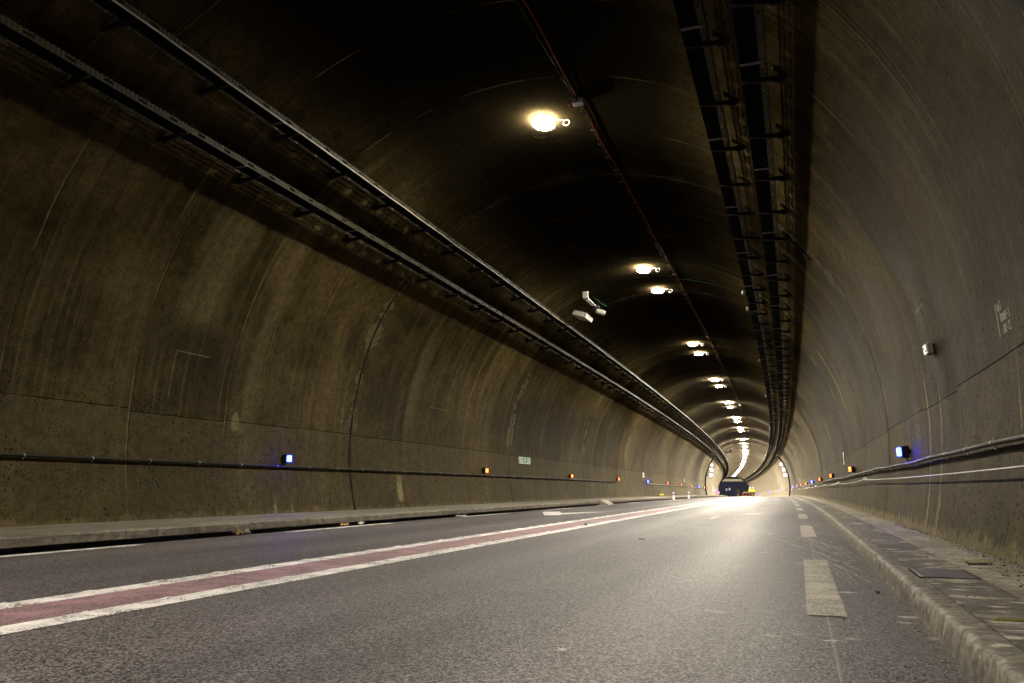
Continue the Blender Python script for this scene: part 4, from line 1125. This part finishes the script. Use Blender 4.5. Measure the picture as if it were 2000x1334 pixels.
def person(M, label, stride=.12, arm=.15, jacket=M_HIVIS, trousers=M_DARKCLOTH, helmet=True, arm_bend=.0):
    """standing figure, faces local -y"""
    r = empty('person', M, label=label, cat='person', group='workers at the far end of the tunnel')
    sp = [(0, 0, .96), (0, 0, 1.15), (0, .01, 1.33), (0, .01, 1.46), (0, -.005, 1.53), (0, -.01, 1.64), (0, -.005, 1.74)]
    V = list(sp); E = [(i, i + 1) for i in range(6)]
    Rr = [(.15, .105), (.135, .10), (.165, .11), (.10, .08), .055, .085, .07]
    for sg in (-1, 1):
        a = len(V)
        y1 = sg * stride
        V += [(sg * .10, 0, .90), (sg * .105, y1 * .45 - .02, .50), (sg * .105, y1 + .03, .09), (sg * .115, y1 - .13, .035)]
        E += [(0, a), (a, a + 1), (a + 1, a + 2), (a + 2, a + 3)]; Rr += [.088, .062, .045, .035]
        c_ = len(V)
        V += [(sg * .19, .01, 1.42), (sg * (.24 + arm * .2), .02, 1.14), (sg * (.25 + arm * .25), -.05 - arm_bend * .3, .90 + arm_bend * .15), (sg * (.25 + arm * .25), -.07 - arm_bend * .35, .83 + arm_bend * .18)]
        E += [(3, c_), (c_, c_ + 1), (c_ + 1, c_ + 2), (c_ + 2, c_ + 3)]; Rr += [.06, .046, .034, .036]
        for f_ in range(4):     # four fingers and a thumb
            g = len(V); hx, hy, hz = V[c_ + 3]
            V += [(hx, hy - .03 + f_ * .018, hz - .05), (hx - sg * .012, hy - .032 + f_ * .018, hz - .10 + abs(f_ - 1.4) * .008)]
            E += [(c_ + 3, g), (g, g + 1)]; Rr += [.010, .008]
        g = len(V); V += [(hx - sg * .01, hy - .045, hz - .02), (hx - sg * .02, hy - .06, hz - .055)]; E += [(c_ + 3, g), (g, g + 1)]; Rr += [.011, .009]
    skin_mesh('body', V, E, Rr, M_SKIN, r)
    # jacket over torso and arms, trousers over hips and legs
    V = [(0, 0, .90), (0, 0, 1.12), (0, .01, 1.33), (0, .01, 1.47)]; E = [(0, 1), (1, 2), (2, 3)]; Rr = [(.185, .14), (.175, .13), (.19, .135), (.09, .08)]
    for sg in (-1, 1):
        c_ = len(V); V += [(sg * .19, .01, 1.425), (sg * (.24 + arm * .2), .02, 1.14), (sg * (.25 + arm * .25), -.045 - arm_bend * .28, .92 + arm_bend * .14)]
        E += [(2, c_), (c_, c_ + 1), (c_ + 1, c_ + 2)]; Rr += [.078, .064, .052]
    skin_mesh('jacket', V, E, Rr, jacket, r, 1)
    V = [(0, 0, .97)]; E = []; Rr = [(.165, .12)]
    for sg in (-1, 1):
        a = len(V); y1 = sg * stride
        V += [(sg * .10, 0, .88), (sg * .105, y1 * .45 - .02, .50), (sg * .105, y1 + .03, .11)]; E += [(0, a), (a, a + 1), (a + 1, a + 2)]; Rr += [.105, .08, .068]
    skin_mesh('trousers', V, E, Rr, trousers, r, 0)
    b = MB()
    for sg in (-1, 1): b.box((sg * .105, sg * stride - .045, .045), (.10, .27, .09), None, 0, .02)
    b.build('boots', M_BLACK, r)
    b = MB()
    for sg in (-1, 1): b.box((sg * .032, -.092, 1.655), (.022, .012, .012), None, 0, .003)
    b.box((0, -.088, 1.585), (.045, .012, .010), None, 0, .003); b.build('face_features', M_EYE, r)
    b = MB(); b.box((0, -.105, 1.625), (.026, .03, .045), None, 0, .008)
    for sg in (-1, 1): b.box((sg * .088, .0, 1.645), (.02, .035, .055), None, 0, .006)
    b.build('nose_and_ears', M_SKIN, r)
    b = MB(); n = 14; i = 0
    for k in range(6):
        a = math.pi / 2 * k / 5
        for j in range(n): t_ = 2 * math.pi * j / n; b.v.append((.118 * math.cos(a) * math.cos(t_), .01 + .135 * math.cos(a) * math.sin(t_) - (.05 if (k == 0 and math.sin(t_) < -.3) else 0), 1.69 + .125 * math.sin(a)))
    for k in range(5):
        for j in range(n): b.face([k * n + j, k * n + (j + 1) % n, (k + 1) * n + (j + 1) % n, (k + 1) * n + j])
    b.build('helmet' if helmet else 'hair', M_HELMET if helmet else M_HAIR, r, True)
    return r
try:
    person(frame(150, -2.98, 0), 'worker in yellow jacket and white helmet, left one of two standing in the far lane', .10, .3)
    person(frame(151, -2.42, 0) @ Matrix.Rotation(.5, 4, 'Z'), 'worker in yellow jacket and white helmet, right one of two standing in the far lane', .16, .1, arm_bend=1.0)
except Exception as ex:
    print('person failed', ex)

# ------------------------------------------------------------------ outside the far portal
M_ORANGEPAINT = mat_plain('orange_red_paint', (.70, .13, .035), .4, 0, .12); M_GLASS = mat_plain('dark_window', (.02, .022, .025), .12, 0, .1)
M_TYRE = mat_plain('tyre', (.02, .02, .02), .8); M_CHEV = mat_plain('lime_panel', (.55, .62, .05), .45); M_GREYP = mat_plain('grey_bumper', (.25, .22, .22), .5)
r = empty('work_van', frame(254, .42, 0), label='orange red work van with white roof rack parked outside the far portal', cat='van')
b = MB()
sec = [(-2.3, .45, 2.18, 1.02), (-2.25, .40, 2.25, 1.04), (.9, .40, 2.25, 1.04), (1.5, .40, 2.0, 1.0), (2.2, .40, 1.25, .98), (2.75, .42, 1.05, .92), (2.85, .50, .9, .85)]
for (y, z0, z1, hw) in sec: b.v += [(-hw, y, z0), (hw, y, z0), (hw, y, (z0 + z1) * .52), (hw * .90, y, z1), (-hw * .90, y, z1), (-hw, y, (z0 + z1) * .52)]
for k in range(len(sec) - 1):
    for j in range(6): b.face([k * 6 + j, k * 6 + (j + 1) % 6, (k + 1) * 6 + (j + 1) % 6, (k + 1) * 6 + j])
b.face(list(reversed(range(6)))); b.face([(len(sec) - 1) * 6 + j for j in range(6)])
b.build('body', M_ORANGEPAINT, r)
for sg in (-1, 1):
    b = MB(); b.box((sg * .46, -2.325, 1.72), (.78, .02, .5), None, 0, .008); b.build('rear_window', M_GLASS, r)
    b = MB(); b.box((sg * .93, -2.32, 1.15), (.10, .03, .3), None, 0, .008); b.build('tail_light', M_SIGNRED, r)
    for y in (-1.5, 1.75):
        b = MB(); b.cyl((sg * .82, y, .36), (sg * 1.03, y, .36), .36, .36, 18); wh = b.build('wheel', M_TYRE, r)
        b = MB(); b.cyl((sg * 1.03, y, .36), (sg * 1.045, y, .36), .2, .18, 14); b.build('rim', M_GALV, wh)
b = MB(); b.box((.32, -2.33, .75), (1.1, .02, .34)); b.build('lime_panel', M_CHEV, r)
b = MB(); b.box((0, -2.36, .50), (2.0, .12, .2), None, 0, .03); b.build('bumper', M_GREYP, r)
b = MB()
for sg in (-1, 1): b.box((sg * .7, -.6, 2.31), (.06, 2.9, .06))
for y in (-1.9, -.6, .6): b.box((0, y, 2.36), (1.6, .07, .06))
b.box((-.25, -2.1, 2.48), (1.1, .12, .16), None, 0, .03); b.build('roof_rack', M_HELMET, r)
# temporary warning board
M_BOARD = mat_plain('brown_board', (.085, .058, .045), .7); M_WARN = mat_plain('pale_warning', (.42, .33, .27), .5)
def board(s, X, w_, z0, z1, label, tri):
    r = empty('warning_board' if tri else 'plain_board', frame(s, X, 0), label=label, cat='sign board')
    b = MB(); b.box((0, 0, (z0 + z1) / 2), (w_, .05, z1 - z0), None, 0, .01); b.build('panel', M_BOARD, r)
    b = MB()
    for sg in (-1, 1): b.box((sg * w_ * .32, .05, z0 / 2 + .1), (.07, .05, z0 + .4)); b.box((sg * w_ * .32, 0, .03), (.12, .7, .06))
    b.build('stand', M_DARKMETAL, r)
    if tri:
        b = MB(); q = .42
        b.prism([(-q, z0 + .35), (q, z0 + .35), (0, z0 + .35 + q * 1.7)], .012, Matrix.Translation((0, -.04, 0))); tr = b.build('warning_triangle', M_WARN, r)
        b = MB(); q2 = .25
        b.prism([(-q2, z0 + .46), (q2, z0 + .46), (0, z0 + .46 + q2 * 1.7)], .010, Matrix.Translation((0, -.052, 0))); b.build('symbol', M_BOARD, tr)
board(252, -1.95, 1.1, .9, 3.2, 'brown board with a pale warning triangle outside the far portal', True)
board(262, 1.15, 1.1, 1.7, 3.1, 'plain brown board standing behind the orange van outside the portal', False)
# distant lit roadside sign
r = empty('roadside_sign', frame(262, -4.35, 0), label='distant lit sign with a white curve and blue red emblem beyond the portal', cat='sign')
b = MB(); b.box((0, 0, 1.5), (.14, .14, 3.0)); b.build('post', M_BLACK, r)
b = MB(); b.box((0, .06, 3.55), (1.75, .08, 1.2), None, 0, .02); b.build('panel', M_BLACK, r)
b = MB(); n = 14
for k in range(n):
    a0, a1 = math.radians(50 + 250 * k / n), math.radians(50 + 250 * (k + 1) / n)
    b.poly([(-.45 + q * math.cos(a), -.001, 3.42 + q * .85 * math.sin(a)) for q, a in ((.40, a0), (.40, a1), (.22, a1), (.22, a0))])
b.build('white_curve', mat_glow('lit_white', (.9, .9, .95), .75), r)
b = MB(); b.prism([(-.02, 3.15), (.66, 3.15), (.78, 3.98), (.10, 3.98)], .004, Matrix.Translation((0, -.002, 0))); b.build('blue_field', mat_glow('lit_blue', (.10, .20, .45), .55), r)
b = MB(); b.prism([(-.12, 3.10), (.0, 3.10), (.72, 3.98), (.60, 3.98)], .004, Matrix.Translation((0, -.010, 0))); b.build('red_stripe', mat_glow('lit_red', (.7, .12, .12), .5), r)
b = MB(); b.prism([(.42, 3.15), (.56, 3.15), (.62, 3.9), (.50, 3.9)], .004, Matrix.Translation((0, -.010, 0))); b.build('white_stripe', mat_glow('lit_white_stripe', (.9, .9, .95), .6), r)

# ------------------------------------------------------------------ night sky
w = bpy.data.worlds.new('World'); scene.world = w; w.use_nodes = True
nt = w.node_tree; bg = nt.nodes['Background']
sky = nt.nodes.new('ShaderNodeTexSky'); sky.sky_type = 'NISHITA'; sky.sun_disc = False
sky.sun_elevation = math.radians(-4.0); sky.sun_rotation = math.radians(190); sky.air_density = 2.0; sky.dust_density = 3.0
mx = nt.nodes.new('ShaderNodeMix'); mx.data_type = 'RGBA'; mx.inputs[0].default_value = .85
nt.links.new(sky.outputs[0], mx.inputs[6]); mx.inputs[7].default_value = (.30, .31, .42, 1)
nt.links.new(mx.outputs[2], bg.inputs[0]); bg.inputs[1].default_value = .10

# ------------------------------------------------------------------ camera
cam = bpy.data.cameras.new('Camera'); co = bpy.data.objects.new('Camera', cam); C.objects.link(co)
cam.sensor_fit = 'HORIZONTAL'; cam.sensor_width = 36.0; cam.lens = 1482.2 / 2000 * 36.0
cam.clip_start = .05; cam.clip_end = 4000
co.location = (0, 0, CAM_H); co.rotation_euler = (math.pi / 2 + .19017, 0, .36057)
scene.camera = co

scene.view_settings.view_transform = 'Standard'; scene.view_settings.look = 'None'
scene.view_settings.exposure = 0.1; scene.view_settings.gamma = 1.0
scene.render.engine = 'CYCLES'
cy = scene.cycles
cy.use_denoising = True
try: cy.denoiser = 'OPENIMAGEDENOISE'
except Exception: pass
try: cy.denoising_prefilter = 'NONE'
except Exception: pass
cy.use_light_tree = True
cy.max_bounces = 7; cy.diffuse_bounces = 4; cy.glossy_bounces = 3; cy.transparent_max_bounces = 12
cy.sample_clamp_indirect = 6.0; cy.sample_clamp_direct = 0.0
cy.caustics_reflective = False; cy.caustics_refractive = False
cy.use_adaptive_sampling = True; cy.adaptive_threshold = .01
